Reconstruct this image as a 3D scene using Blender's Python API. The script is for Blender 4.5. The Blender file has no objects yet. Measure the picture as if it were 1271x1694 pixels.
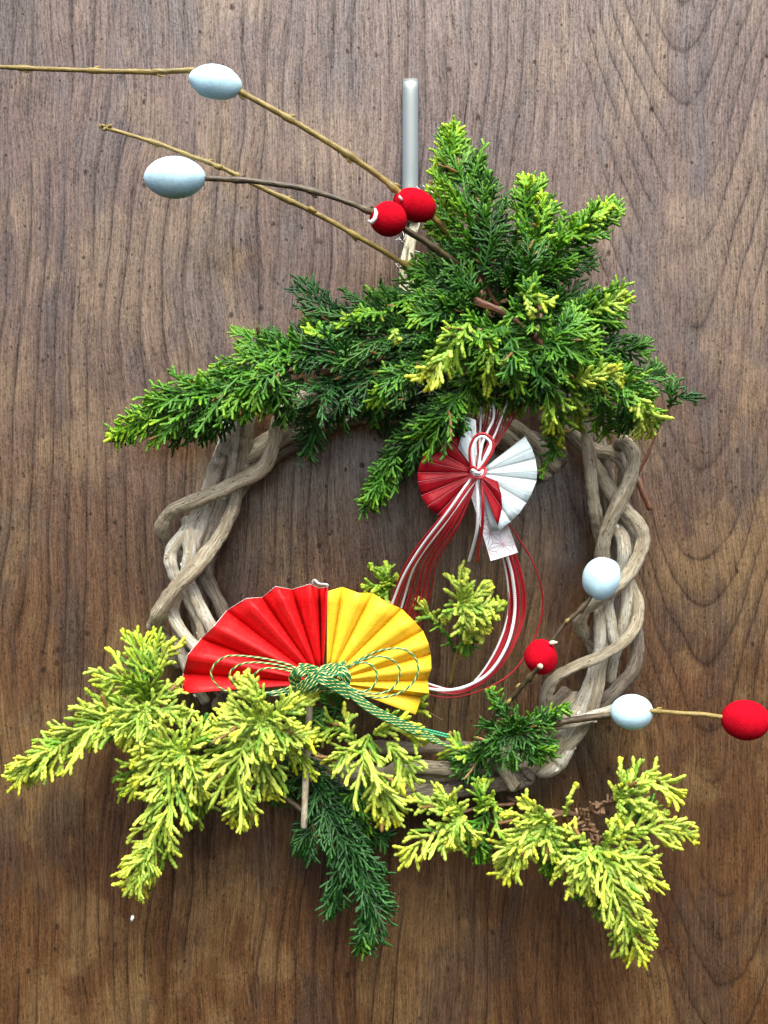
import bpy, math, random
import numpy as np
from mathutils import Vector
random.seed(7); rng = np.random.default_rng(7)
SC = bpy.context.scene; COL = SC.collection
S = 0.0004            # metres of door surface per pixel of the 1271 px wide view
D = 0.78              # lens to door
def P(px, py, h=0.0):  # a point h metres proud of the door face
    k = (D - h) / D
    return np.array(((px - 635.5) * S * k, -h, (847 - py) * S * k))

# ------------------------------------------------------------------ camera
cd = bpy.data.cameras.new('camera'); cam = bpy.data.objects.new('camera', cd); COL.objects.link(cam)
cam.location = (0, -D, 0); cam.rotation_euler = (math.radians(90), 0, 0)
cd.sensor_fit = 'VERTICAL'; cd.angle = 2 * math.atan(847 * S / D)
cd.clip_start = 0.01; cd.clip_end = 200
SC.camera = cam
# ------------------------------------------------------------------ sky and sun (bright open shade under an overcast sky)
ELEV, AZ = 56, 6      # degrees; azimuth measured from straight out of the door towards the right
w = bpy.data.worlds.new('World'); SC.world = w; w.use_nodes = True
nt = w.node_tree; bg = nt.nodes['Background']
sky = nt.nodes.new('ShaderNodeTexSky'); sky.sky_type = 'NISHITA'; sky.sun_disc = False
sky.sun_elevation = math.radians(ELEV); sky.sun_rotation = math.radians(180 - AZ)
sky.air_density = 0.7; sky.dust_density = 5.0; sky.ozone_density = 0.6
nt.links.new(sky.outputs[0], bg.inputs[0]); bg.inputs[1].default_value = 0.14
sd = bpy.data.lights.new('sun', 'SUN'); sd.energy = 2.45; sd.angle = math.radians(40); sd.color = (.90, 1, .95)
sun = bpy.data.objects.new('sun', sd); COL.objects.link(sun)
e, a = math.radians(ELEV), math.radians(AZ)
tosun = Vector((math.sin(a) * math.cos(e), -math.cos(a) * math.cos(e), math.sin(e)))
sun.rotation_euler = tosun.to_track_quat('Z', 'Y').to_euler()
SC.view_settings.view_transform = 'Standard'; SC.view_settings.look = 'None'
SC.view_settings.exposure = 1.16; SC.view_settings.gamma = 1

# ------------------------------------------------------------------ node helpers
class N:
    def __init__(s, name):
        s.m = bpy.data.materials.new(name); s.m.use_nodes = True
        s.t = s.m.node_tree; s.b = s.t.nodes['Principled BSDF']
    def new(s, ty, **kw):
        n = s.t.nodes.new(ty)
        for k, v in kw.items(): setattr(n, k, v)
        return n
    def put(s, sock, v):
        if v is None: return
        if isinstance(v, bpy.types.NodeSocket): s.t.links.new(v, sock)
        else:
            if isinstance(v, (tuple, list)) and len(v) == 3 and len(sock.default_value) == 4: v = (*v, 1)
            sock.default_value = v
    def math(s, op, a, b=None, c=None, clamp=False):
        n = s.new('ShaderNodeMath', operation=op, use_clamp=clamp)
        for i, v in enumerate((a, b, c)): s.put(n.inputs[i], v) if v is not None else None
        return n.outputs[0]
    def xyz(s, x, y, z=0.0):
        n = s.new('ShaderNodeCombineXYZ')
        for i, v in enumerate((x, y, z)): s.put(n.inputs[i], v)
        return n.outputs[0]
    def noise(s, vec, scale=1, detail=2, rough=.5, dist=0, out=0):
        n = s.new('ShaderNodeTexNoise'); s.put(n.inputs['Vector'], vec)
        n.inputs['Scale'].default_value = scale; n.inputs['Detail'].default_value = detail
        n.inputs['Roughness'].default_value = rough; n.inputs['Distortion'].default_value = dist
        return n.outputs[out]
    def ramp(s, f, stops, interp='LINEAR'):
        n = s.new('ShaderNodeValToRGB'); s.put(n.inputs[0], f); r = n.color_ramp; r.interpolation = interp
        while len(r.elements) > 1: r.elements.remove(r.elements[0])
        for i, (p, c) in enumerate(stops):
            el = r.elements[0] if i == 0 else r.elements.new(p)
            el.position = p
            c = (c, c, c) if not isinstance(c, (tuple, list)) else c
            el.color = (*c, 1)
        return n.outputs[0]
    def mr(s, v, a, b, c=0., d=1.):
        n = s.new('ShaderNodeMapRange'); n.interpolation_type = 'SMOOTHSTEP'
        for i, q in enumerate((v, a, b, c, d)): s.put(n.inputs[i], q)
        return n.outputs[0]
    def mix(s, f, a, b, mode='MIX'):
        n = s.new('ShaderNodeMix', data_type='RGBA', blend_type=mode)
        s.put(n.inputs[0], f); s.put(n.inputs[6], a); s.put(n.inputs[7], b)
        return n.outputs[2]
    def bump(s, h, dist, strength=1.0):
        n = s.new('ShaderNodeBump'); n.inputs['Strength'].default_value = strength
        n.inputs['Distance'].default_value = dist; s.put(n.inputs['Height'], h)
        s.put(s.b.inputs['Normal'], n.outputs[0])
    def set(s, **kw):
        for k, v in kw.items(): s.put(s.b.inputs[k.replace('_', ' ')], v)
        return s.m
    def coord(s, which='Object'):
        n = s.new('ShaderNodeTexCoord'); return n.outputs[which]
    def sep(s, v):
        n = s.new('ShaderNodeSeparateXYZ'); s.put(n.inputs[0], v); return n.outputs

# ------------------------------------------------------------------ materials
def mat_door():
    n = N('wood_grain'); x, y, z = n.sep(n.coord())[:3]; M = n.math
    U = M('MULTIPLY_ADD', x, 1 / S, 635.5); V = M('MULTIPLY_ADD', z, -1 / S, 847.0)
    def at(su, sv, off=0.0, u=None): return n.xyz(M('MULTIPLY', u or U, 1 / su), M('MULTIPLY', V, 1 / sv), off)
    big = M('SUBTRACT', n.noise(at(260, 620, 3.1), 1, 2), .5)
    med = M('SUBTRACT', n.noise(at(60, 330, 8.2), 1, 3), .5)
    sml = M('SUBTRACT', n.noise(at(14, 70, 5.5), 1, 3, .6), .5)
    # the grain lines wander: big knots of distortion low on the left, calm elsewhere
    Uw = M('ADD', M('ADD', M('MULTIPLY_ADD', big, 120, U), M('MULTIPLY', med, 14)), M('MULTIPLY', sml, 2.5))
    xc = M('MULTIPLY_ADD', V, .04, 1128.0)
    dx = M('MULTIPLY', M('SUBTRACT', M('ADD', M('MULTIPLY_ADD', med, 26, U), M('MULTIPLY', sml, 6)), xc), 1 / 62)
    hyp = M('SUBTRACT', M('SQRT', M('MULTIPLY_ADD', dx, dx, 1.0)), 1.0)
    F = M('MULTIPLY_ADD', hyp, 240, V)
    F = M('ADD', F, M('MULTIPLY', M('SUBTRACT', n.noise(at(260, 420, 1.7), 1, 2), .5), 220))
    ringsR = M('FRACT', M('MULTIPLY', F, 1 / 92))
    ringsL = M('FRACT', M('MULTIPLY', M('MULTIPLY_ADD', V, .05, Uw), 1 / 31))
    side = n.mr(M('ADD', U, M('MULTIPLY', med, 120)), 850, 1010)
    rings = M('ADD', M('MULTIPLY', ringsR, side), M('MULTIPLY', ringsL, M('SUBTRACT', 1, side)))
    # each ring: slow darkening to a thin late-wood line
    soft = n.ramp(rings, [(0, .30), (.10, 0), (.55, .10), (.86, .42), (.94, 1), (1, .30)])
    lw = n.mr(n.noise(at(110, 300, 9.9), 1, 4), .40, .54)
    lines = M('MULTIPLY', soft, M('MULTIPLY_ADD', lw, .75, .25))
    # broad colour bands along the grain
    band = n.noise(at(75, 800, 2.2, Uw), 1, 4, .62)
    base = n.ramp(band, [(.32, (.036, .018, .010)), (.43, (.066, .030, .0125)), (.50, (.086, .041, .016)), (.57, (.066, .030, .0115)), (.66, (.130, .074, .027))])
    cloud = n.noise(at(170, 260, 6.6), 1, 4, .6)
    base = n.mix(M('MULTIPLY', n.mr(cloud, .50, .60), .60), base, (.145, .086, .036))
    cloud2 = n.noise(at(150, 330, 16.6), 1, 4, .65)
    base = n.mix(M('MULTIPLY', n.mr(cloud2, .50, .60), .60), base, (.046, .029, .020))
    base = n.mix(M('MULTIPLY', lines, .92), base, (.026, .014, .009))
    # fibres
    fib = n.noise(at(3.0, 110, 4.4, Uw), 1, 4, .65)
    fib2 = n.noise(at(1.5, 26, 7.4, Uw), 1, 2, .6)
    fib3 = n.noise(at(2.6, 5.0, 2.4), 1, 3, .75)
    fm = M('ADD', M('MULTIPLY_ADD', fib, 1.7, -1.80), M('ADD', M('MULTIPLY', fib2, 1.6), M('MULTIPLY', fib3, 2.4)))
    gray = n.new('ShaderNodeCombineColor')
    for i in range(3): n.put(gray.inputs[i], M('MAXIMUM', fm, .25))
    base = n.mix(1.0, base, gray.outputs[0], 'MULTIPLY')
    # short dark ticks and pits
    def vor(su, sv, off, thr, soft_):
        v = n.new('ShaderNodeTexVoronoi'); v.inputs['Scale'].default_value = 1; n.put(v.inputs['Vector'], at(su, sv, off))
        r = n.sep(v.outputs['Color'])[0]
        lim = M('MULTIPLY', M('POWER', r, 2.2), thr)
        wob = M('MULTIPLY', M('SUBTRACT', n.noise(at(6, 6, off), 1, 2), .5), .14)
        return n.mr(M('ADD', v.outputs['Distance'], wob), M('MULTIPLY', lim, soft_), lim, 1, 0)
    ticks = M('MULTIPLY', vor(7, 30, .5, .42, .3), n.mr(n.noise(at(90, 160, 12), 1, 3), .42, .6))
    pits = M('MAXIMUM', vor(24, 32, 1.5, .26, .4), vor(10, 14, 4.5, .27, .4))
    blot = vor(110, 150, 2.5, .13, .2)
    marks = M('MAXIMUM', M('MULTIPLY', ticks, .55), M('MAXIMUM', M('MULTIPLY', pits, .85), M('MULTIPLY', blot, .7)))
    base = n.mix(M('MULTIPLY', marks, .85), base, (.014, .010, .009))
    n.bump(M('SUBTRACT', M('ADD', M('MULTIPLY', fib, .55), M('MULTIPLY', fib3, .35)), M('MULTIPLY', marks, .1)), .00040, .55)
    rough = M('MULTIPLY_ADD', fib, .14, .19)
    # open pores and late-wood lines carry less of the lacquer's shine
    sp = M('MULTIPLY', M('MULTIPLY', M('MINIMUM', M('MAXIMUM', fm, .25), 1.5), .46), M('MULTIPLY', M('MULTIPLY_ADD', marks, -.85, 1.0), M('MULTIPLY_ADD', lines, -.55, 1.0)))
    n.put(n.b.inputs['Specular IOR Level'], sp)
    return n.set(Base_Color=base, Roughness=rough, IOR=1.84)

def mat_leaf():
    n = N('cypress_leaf'); at = n.new('ShaderNodeVertexColor'); at.layer_name = 'tint'
    ns = n.noise(n.coord(), 900, 2)
    g = n.mr(ns, .3, .7, .78, 1.16); cc = n.new('ShaderNodeCombineColor')
    for i in range(3): n.put(cc.inputs[i], g)
    c = n.mix(1.0, at.outputs[0], cc.outputs[0], 'MULTIPLY')
    n.bump(n.noise(n.coord(), 1700, 1), .0004, .5)
    n.set(Base_Color=c, Roughness=.46)
    # thin soft needles let some light through
    tr = n.new('ShaderNodeBsdfTranslucent'); n.put(tr.inputs[0], c)
    mx = n.new('ShaderNodeMixShader'); mx.inputs[0].default_value = .28
    n.t.links.new(n.b.outputs[0], mx.inputs[1]); n.t.links.new(tr.outputs[0], mx.inputs[2])
    out = [q for q in n.t.nodes if q.type == 'OUTPUT_MATERIAL'][0]
    n.t.links.new(mx.outputs[0], out.inputs[0])
    return n.m

def mat_vine(name, c1, c2, c3, rough=.75):
    n = N(name); u, v = n.sep(n.coord('UV'))[:2]; M = n.math
    rnd = n.new('ShaderNodeObjectInfo').outputs['Random']; ro = M('MULTIPLY', rnd, 40)
    ang = M('MULTIPLY', u, 2 * math.pi); cx, sx = M('COSINE', ang), M('SINE', ang)
    def at(a, b): return n.xyz(M('MULTIPLY', cx, a), M('MULTIPLY', sx, a), M('MULTIPLY_ADD', v, b, ro))
    lon = n.noise(at(6, 60), 1, 5, .65)
    pat = n.noise(at(1.2, 34), 1, 4, .6)
    fine = n.noise(at(14, 160), 1, 3, .7)
    c = n.ramp(lon, [(.36, c2), (.47, c1), (.62, tuple(min(1, q * 1.35) for q in c1))])
    c = n.mix(M('MULTIPLY', n.mr(pat, .51, .60), .8), c, c3)
    c = n.mix(n.mr(n.noise(at(4, 300), 1, 2), .61, .68, 0, .85), c, (.07, .045, .03))
    c = n.mix(n.mr(fine, .38, .5, .6, 0), c, c2)
    n.bump(M('ADD', lon, M('MULTIPLY', fine, .7)), .0028, 1.0)
    return n.set(Base_Color=c, Roughness=rough)

def mat_twig(name, c1, c2):
    n = N(name); u, v = n.sep(n.coord('UV'))[:2]; M = n.math
    ro = M('MULTIPLY', n.new('ShaderNodeObjectInfo').outputs['Random'], 9)
    a = n.noise(n.xyz(M('MULTIPLY', u, 3), M('MULTIPLY_ADD', v, 90, ro), 0), 1, 4, .65)
    b = n.noise(n.xyz(M('MULTIPLY', u, 14), M('MULTIPLY', v, 260), 0), 1, 2)
    c = n.mix(n.mr(a, .42, .6), c1, c2); c = n.mix(n.mr(b, .55, .7, 0, .5), c, tuple(q * .45 for q in c1))
    n.bump(b, .0004, .7)
    return n.set(Base_Color=c, Roughness=.5)

def mat_paper(name, col, fibre=0.0, rough=.55, dark=.8, blotch=0):
    n = N(name); o = n.coord()
    a = n.noise(o, 110, 6, .7, .5); b = n.noise(o, 900, 2)
    f = n.noise(n.xyz(*[n.math('MULTIPLY', q, k) for q, k in zip(n.sep(o)[:3], (380, 380, 90))]), 1, 4, .7, 1.2)
    c = n.mix(n.mr(a, .35, .7, 0, .55), col, tuple(q * dark for q in col)); n.b.inputs['Specular IOR Level'].default_value = .22
    if fibre: c = n.mix(n.mr(f, .5, .68, 0, fibre), c, tuple(min(1, q * 1.15 + .05) for q in col))
    if blotch: c = n.mix(n.mr(n.noise(o, 70, 3), .66, .72, 0, blotch), c, (.25, .12, .06))
    n.bump(n.math('ADD', n.math('MULTIPLY', a, .7), n.math('MULTIPLY', n.math('ADD', f, b), .25)), .0012, .55)
    return n.set(Base_Color=c, Roughness=rough)

def mat_felt(name, c1, c2):
    n = N(name); o = n.coord()
    a = n.noise(o, 1500, 3, .7); b = n.noise(o, 90, 3, .6)
    c = n.mix(n.mr(a, .4, .62), c1, c2); c = n.mix(n.mr(b, .5, .7, 0, .3), c, tuple(q * .75 for q in c1))
    n.bump(n.math('ADD', n.math('MULTIPLY', a, .5), b), .0010, .8)
    n.set(Base_Color=c, Roughness=1.0, Specular_IOR_Level=.06, Sheen_Weight=.06, Sheen_Roughness=.4)
    n.put(n.b.inputs['Sheen Tint'], c2); return n.m

def mat_cocoon():
    n = N('white_cocoon'); o = n.coord()
    a = n.noise(o, 160, 5, .7, 1.5); b = n.noise(o, 700, 3, .7)
    c = n.mix(n.mr(a, .45, .58), (.50, .71, .80), (.46, .66, .75))
    n.bump(n.math('ADD', a, n.math('MULTIPLY', b, .5)), .00045, .5)
    return n.set(Base_Color=c, Roughness=.8, Subsurface_Weight=.5, Subsurface_Scale=.01, Subsurface_Radius=(1, 1, 1), Specular_IOR_Level=.12)

def mat_cord(name, c1, c2, turns=900, width=.30, rough=.4, arms=1):
    n = N(name); u, v = n.sep(n.coord('UV'))[:2]; M = n.math
    f = M('FRACT', M('MULTIPLY_ADD', v, turns, M('MULTIPLY', u, float(arms))))
    c = n.mix(n.mr(f, width, width + .05, 1, 0), c1, c2) if c2 else c1
    n.bump(M('PINGPONG', M('MULTIPLY', f, 2), 1.0), .0002, .6)
    return n.set(Base_Color=c, Roughness=rough)

def plain(name, col, rough=.5, metal=0, bump=0, scale=200):
    n = N(name)
    a = n.noise(n.coord(), scale, 4, .6)
    c = n.mix(n.mr(a, .35, .7, 0, .5), col, tuple(q * .8 for q in col))
    if bump: n.bump(a, bump, .6)
    return n.set(Base_Color=c, Roughness=rough, Metallic=metal)

MAT = dict(
    door=mat_door(), leaf=mat_leaf(),
    vine=mat_vine('pale_vine_bark', (.60, .52, .37), (.34, .26, .16), (.42, .32, .20)),
    vine_pale=mat_vine('bleached_vine', (.88, .82, .66), (.58, .47, .31), (.68, .54, .35)),
    vine_dark=mat_vine('rough_vine_bark', (.27, .22, .165), (.10, .075, .052), (.17, .12, .08), .85),
    stem=mat_twig('reddish_brown_stem', (.17, .065, .03), (.10, .04, .022)),
    dead=mat_twig('withered_stem', (.085, .040, .020), (.19, .10, .050)),
    twig=mat_twig('olive_twig', (.27, .19, .045), (.17, .12, .03)),
    twig_dark=mat_twig('dark_twig', (.040, .027, .018), (.095, .065, .028)),
    stick=mat_twig('pale_peeled_stick', (.5, .44, .32), (.36, .28, .18)),
    red_paper=mat_paper('red_paper', (.62, .006, .008), .25, .5, .85, .5),
    yellow_paper=mat_paper('yellow_paper', (.74, .46, .022), .45, .5, .86),
    white_paper=mat_paper('white_paper', (.66, .78, .80), .1, .5, .95),
    crimson_paper=mat_paper('crimson_paper', (.27, .002, .008), .12, .5, .88),
    tag_paper=mat_paper('tag_paper', (.76, .78, .80), .2, .35, .94),
    ink=plain('printed_pink_line', (.55, .36, .40), .5), worn_fold=plain('worn_crimson_fold', (.62, .16, .18), .6), edge=plain('white_paper_edge', (.8, .78, .74), .6),
    red_felt=mat_felt('red_felt', (.36, .0015, .008), (.50, .004, .016)), cocoon=mat_cocoon(),
    cord_red=mat_cord('red_cord', (.38, .008, .014), (.28, .004, .010), 700, .5, .35),
    cord_pink=mat_cord('dusty_red_cord', (.45, .035, .045), (.34, .010, .018), 700, .5, .35),
    cord_white=mat_cord('white_cord', (.80, .80, .80), (.72, .72, .74), 700, .5, .35),
    cord_green=mat_cord('green_gold_cord', (.008, .135, .045), (.58, .54, .17), 210, .27, .3, 2),
    cord_plain=mat_cord('bright_green_cord', (.02, .30, .12), (.03, .22, .10), 500, .5, .3),
    steel=None, raffia=mat_twig('straw_raffia', (.80, .74, .56), (.62, .53, .34)),
    fluff=plain('pale_fibre', (.75, .72, .66), .7), lint=plain('white_lint', (.85, .85, .85), .8),
)
def mat_steel():
    n = N('brushed_steel'); x, y, z = n.sep(n.coord())[:3]
    f = n.noise(n.xyz(n.math('MULTIPLY', x, 9000), 0.0, n.math('MULTIPLY', z, 160)), 1, 3)
    return n.set(Base_Color=(.20, .225, .22), Metallic=.75, Roughness=n.math('MULTIPLY_ADD', f, .18, .30))
MAT['steel'] = mat_steel()

# ------------------------------------------------------------------ object helpers
def link(name, me, mat=None, parent=None, smooth=True):
    o = bpy.data.objects.new(name, me); COL.objects.link(o)
    if mat: me.materials.append(MAT[mat] if isinstance(mat, str) else mat)
    if smooth: me.polygons.foreach_set('use_smooth', np.ones(len(me.polygons), bool))
    if parent is not None: o.parent = parent; o.matrix_parent_inverse = parent.matrix_world.inverted()
    return o
def tag(o, label=None, cat=None, group=None, kind=None):
    for k, v in (('label', label), ('category', cat), ('group', group), ('kind', kind)):
        if v: o[k] = v
    return o
def thing(name, loc, label, cat, group=None):
    o = bpy.data.objects.new(name, None); COL.objects.link(o); o.location = loc
    o.empty_display_size = .01; bpy.context.view_layer.update()
    return tag(o, label, cat, group)
def mesh_from(name, V, quads=None, tris=None, uv=None, col=None):
    me = bpy.data.meshes.new(name); V = np.asarray(V, np.float32)
    q = np.zeros((0, 4), np.int32) if quads is None else np.asarray(quads, np.int32).reshape(-1, 4)
    t = np.zeros((0, 3), np.int32) if tris is None else np.asarray(tris, np.int32).reshape(-1, 3)
    me.vertices.add(len(V)); me.vertices.foreach_set('co', V.ravel())
    me.loops.add(q.size + t.size); li = np.concatenate([q.ravel(), t.ravel()]).astype(np.int32)
    me.loops.foreach_set('vertex_index', li)
    me.polygons.add(len(q) + len(t))
    st = np.concatenate([np.arange(len(q)) * 4, len(q) * 4 + np.arange(len(t)) * 3]).astype(np.int32)
    me.polygons.foreach_set('loop_start', st)
    if uv is not None:
        l = me.uv_layers.new(name='UVMap'); l.data.foreach_set('uv', np.asarray(uv, np.float32)[li].ravel())
    if col is not None:
        ca = me.color_attributes.new('tint', 'FLOAT_COLOR', 'POINT'); ca.data.foreach_set('color', np.asarray(col, np.float32).ravel())
    me.update(calc_edges=True); me.validate(); return me

def spline(pts, n=None, step=None):
    p = np.asarray(pts, float); m = len(p)
    if m == 2: n = n or 6; t = np.linspace(0, 1, n)[:, None]; return p[0] * (1 - t) + p[1] * t
    e_ = np.vstack([2 * p[0] - p[1], p, 2 * p[-1] - p[-2]])
    L = np.linalg.norm(np.diff(p, axis=0), axis=1).sum()
    n = n or max(8, int(L / (step or .003)))
    out = []
    for t in np.linspace(0, m - 1, n):
        i = min(int(t), m - 2); f = t - i; a0, a1, a2, a3 = e_[i:i + 4]
        out.append(.5 * ((2 * a1) + (-a0 + a2) * f + (2 * a0 - 5 * a1 + 4 * a2 - a3) * f * f + (-a0 + 3 * a1 - 3 * a2 + a3) * f ** 3))
    return np.array(out)
class MB:
    def __init__(s): s.V = []; s.Q = []; s.T = []; s.UV = []; s.n = 0
    def tube(s, pts, r, sides=8, wob=0, closed=False, v0=0.0, flat=1.0, ridge=0.0):
        pts = np.asarray(pts, float); m = len(pts); r = np.broadcast_to(np.asarray(r, float), (m,)).copy()
        if wob:
            ph = rng.uniform(0, 6, 6); x = np.linspace(0, m / 5, m)
            r *= 1 + wob * (np.sin(x * 1.3 + ph[0]) + .6 * np.sin(x * 3.1 + ph[1]) + .4 * np.sin(x * 6.3 + ph[2]))
        T = np.gradient(pts, axis=0); T /= np.linalg.norm(T, axis=1)[:, None] + 1e-12
        nrm = np.cross(T[0], (0.1, -1, .2)); nrm /= np.linalg.norm(nrm); Ns = []
        for k in range(m):
            nrm = nrm - T[k] * nrm.dot(T[k]); nrm /= np.linalg.norm(nrm); Ns.append(nrm)
        Ns = np.array(Ns); Bs = np.cross(T, Ns)
        seg = np.concatenate([[0], np.cumsum(np.linalg.norm(np.diff(pts, axis=0), axis=1))])
        # rounded ends
        if not closed:
            c0, c1 = pts[0] - T[0] * r[0] * .45, pts[-1] + T[-1] * r[-1] * .45
            pts = np.vstack([c0, pts, c1]); r = np.concatenate([[r[0] * .6], r, [r[-1] * .6]])
            Ns = np.vstack([Ns[0], Ns, Ns[-1]]); Bs = np.vstack([Bs[0], Bs, Bs[-1]])
            seg = np.concatenate([[seg[0]], seg, [seg[-1]]]); m += 2
        an = np.linspace(0, 2 * np.pi, sides + 1)
        ringr = np.ones((m, sides + 1))
        if wob:
            lob = np.cos(2 * an[None, :] + np.linspace(0, m / 14, m)[:, None] + rng.uniform(0, 6)) * wob * .9
            ringr = 1 + lob + wob * .5 * np.cos(3 * an[None, :] - np.linspace(0, m / 9, m)[:, None])
        if ridge:
            mm = np.arange(m)[:, None]; g1, g2 = rng.uniform(0, 6, 2)
            ringr = ringr + ridge * (np.sin(5 * an[None] + .11 * mm + g1) + np.sin(9 * an[None] - .07 * mm + g2) * (.6 + .5 * np.sin(mm * .23)) + .8 * rng.normal(size=(m, 1)) * .5)
            ringr[:, -1] = ringr[:, 0]
        V = pts[:, None] + (Ns[:, None] * np.cos(an)[None, :, None] + Bs[:, None] * np.sin(an)[None, :, None] * flat) * (r[:, None] * ringr)[..., None]
        uv = np.stack([np.broadcast_to(an / (2 * np.pi), (m, sides + 1)), np.broadcast_to(seg[:, None] + v0, (m, sides + 1))], -1)
        i, j = np.meshgrid(np.arange(m - 1), np.arange(sides), indexing='ij'); w_ = sides + 1
        q = np.stack([i * w_ + j, (i + 1) * w_ + j, (i + 1) * w_ + j + 1, i * w_ + j + 1], -1).reshape(-1, 4)
        s.V.append(V.reshape(-1, 3)); s.UV.append(uv.reshape(-1, 2)); s.Q.append(q + s.n)
        if not closed:
            base = s.n; nv = m * w_
            s.V.append(np.array([pts[0], pts[-1]])); s.UV.append(np.array([(0, seg[0] + v0), (0, seg[-1] + v0)]))
            for j in range(sides):
                s.T.append((base + nv, base + j + 1, base + j)) if False else s.T.append((base + nv, base + j, base + j + 1))
                s.T.append((base + nv + 1, base + (m - 1) * w_ + j + 1, base + (m - 1) * w_ + j))
            s.n += nv + 2
        else: s.n += m * w_
        return s
    def add(s, V, Q=(), T=()):
        V = np.asarray(V, float)
        for q in Q: s.Q.append(np.array([[k + s.n for k in q]]))
        for t in T: s.T.append(tuple(k + s.n for k in t))
        s.V.append(V); s.UV.append(V[:, [0, 2]]); s.n += len(V); return s
    def blob(s, c, r, seg=20, rings=14, ax=(1, 0, 0), up=(0, 0, 1), lump=0., seed=0, point=0.):
        c = np.asarray(c, float); ax = np.array(ax, float); ax /= np.linalg.norm(ax)
        up = np.array(up, float); up -= ax * up.dot(ax); up /= np.linalg.norm(up); bi = np.cross(ax, up)
        g = np.random.default_rng(seed); k = g.normal(size=(5, 3)) * 2.2; ph = g.uniform(0, 6, 5)
        V = []
        for i in range(rings + 1):
            th = math.pi * i / rings
            for j in range(seg):
                f = 2 * math.pi * j / seg
                d = np.array((math.cos(th), math.sin(th) * math.cos(f), math.sin(th) * math.sin(f)))
                q = 1 + lump * sum(math.sin(k[z_] @ d + ph[z_]) for z_ in range(5)) / 2.5
                px_ = d[0] * (1 + point * abs(d[0]) ** 6)
                V.append(c + q * (ax * px_ * r[0] + up * d[1] * r[1] + bi * d[2] * r[2]))
        Q = [(i * seg + j, i * seg + (j + 1) % seg, (i + 1) * seg + (j + 1) % seg, (i + 1) * seg + j) for i in range(rings) for j in range(seg)]
        return s.add(V, Q)
    def build(s, name, mat, parent=None, smooth=True):
        me = mesh_from(name, np.vstack(s.V), np.vstack(s.Q) if s.Q else None, np.array(s.T) if s.T else None, np.vstack(s.UV))
        if parent is not None: me.transform(parent.matrix_world.inverted())
        o = bpy.data.objects.new(name, me); COL.objects.link(o); me.materials.append(MAT[mat])
        if smooth: me.polygons.foreach_set('use_smooth', np.ones(len(me.polygons), bool))
        if parent is not None: o.parent = parent
        return o
def proud(pts):   # the top sprigs stand further off the door than the ring
    return [(x, y, h if y > 700 or h < .03 else .03 + (h - .03) * 1.55) for x, y, h in pts]
LIFT = 0.0   # how far the hanging ornaments stand forward at their top
def pp(pts): return np.array([P(p[0], p[1], p[2] + LIFT * min(1, max(0, (1010 - p[1]) / 160))) for p in pts])

# ================================================================== DOOR
import bmesh
bm = bmesh.new(); bmesh.ops.create_cube(bm, size=1)
for v in bm.verts: v.co = Vector((v.co.x * 1.1, v.co.y * .04 + .02, v.co.z * 2.1))
bmesh.ops.bevel(bm, geom=bm.edges[:], offset=.002, segments=2, affect='EDGES')
me = bpy.data.meshes.new('door'); bm.to_mesh(me); bm.free()
tag(link('door', me, 'door', smooth=False), 'brown woodgrain door behind the wreath', kind='structure')
tag(MB().blob(P(219, 1519, .0006), (.0022, .0011, .0007), 8, 6, ax=(.15, 0, 1), lump=.2).build('lint_speck', 'lint'),
    'tiny white speck stuck on the door low on the left', 'lint')

# ================================================================== HOOK AND RAFFIA
hk = thing('wreath_hook', P(679, 230), 'flat brushed steel hook with rounded top above the wreath', 'hook')
prof = [(132, .004), (134, .0075), (140, .0092), (155, .0098), (200, .0100), (260, .0102), (310, .0105), (345, .0120), (362, .0165), (366, .0225), (356, .0285), (338, .0310)]
cen = spline([P(679, y, h) for y, h in prof], 70)
V = []; Q = []; wd = 13.2 * S; th = .0022
for i, c in enumerate(cen):
    t = cen[min(i + 1, 69)] - cen[max(i - 1, 0)]; t /= np.linalg.norm(t); nn = np.cross(t, (1, 0, 0))
    d = np.linalg.norm(c - cen[0]); wv = wd * math.sqrt(max(.02, 1 - max(0, 1 - d / wd) ** 2)); 
    d2 = np.linalg.norm(c - cen[-1]); wv *= math.sqrt(max(.02, 1 - max(0, 1 - d2 / wd) ** 2))
    for sx, sn in ((-1, -.3), (-.93, -.5), (.93, -.5), (1, -.3), (1, .3), (.93, .5), (-.93, .5), (-1, .3)):
        V.append(c + np.array((sx * wv, 0, 0)) + nn * th * sn)
    if i: Q += [((i - 1) * 8 + k, (i - 1) * 8 + (k + 1) % 8, i * 8 + (k + 1) % 8, i * 8 + k) for k in range(8)]
Q += [(0, 1, 2, 3), (0, 3, 4, 7), (7, 4, 5, 6)]
Q += [tuple(69 * 8 + k for k in q) for q in ((3, 2, 1, 0), (7, 4, 3, 0), (6, 5, 4, 7))]
MB().add(V, Q).build('hook_strip', 'steel', hk, smooth=False)
pad = MB(); pad.add([P(667 + dx, y, h) for h in (.0005, .0048) for dx, y in ((0, 175), (24, 175), (24, 318), (0, 318))],
    [(0, 1, 2, 3), (7, 6, 5, 4), (0, 4, 5, 1), (1, 5, 6, 2), (2, 6, 7, 3), (3, 7, 4, 0)])
pad.build('backing_plate', 'steel', hk, smooth=False)

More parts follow.
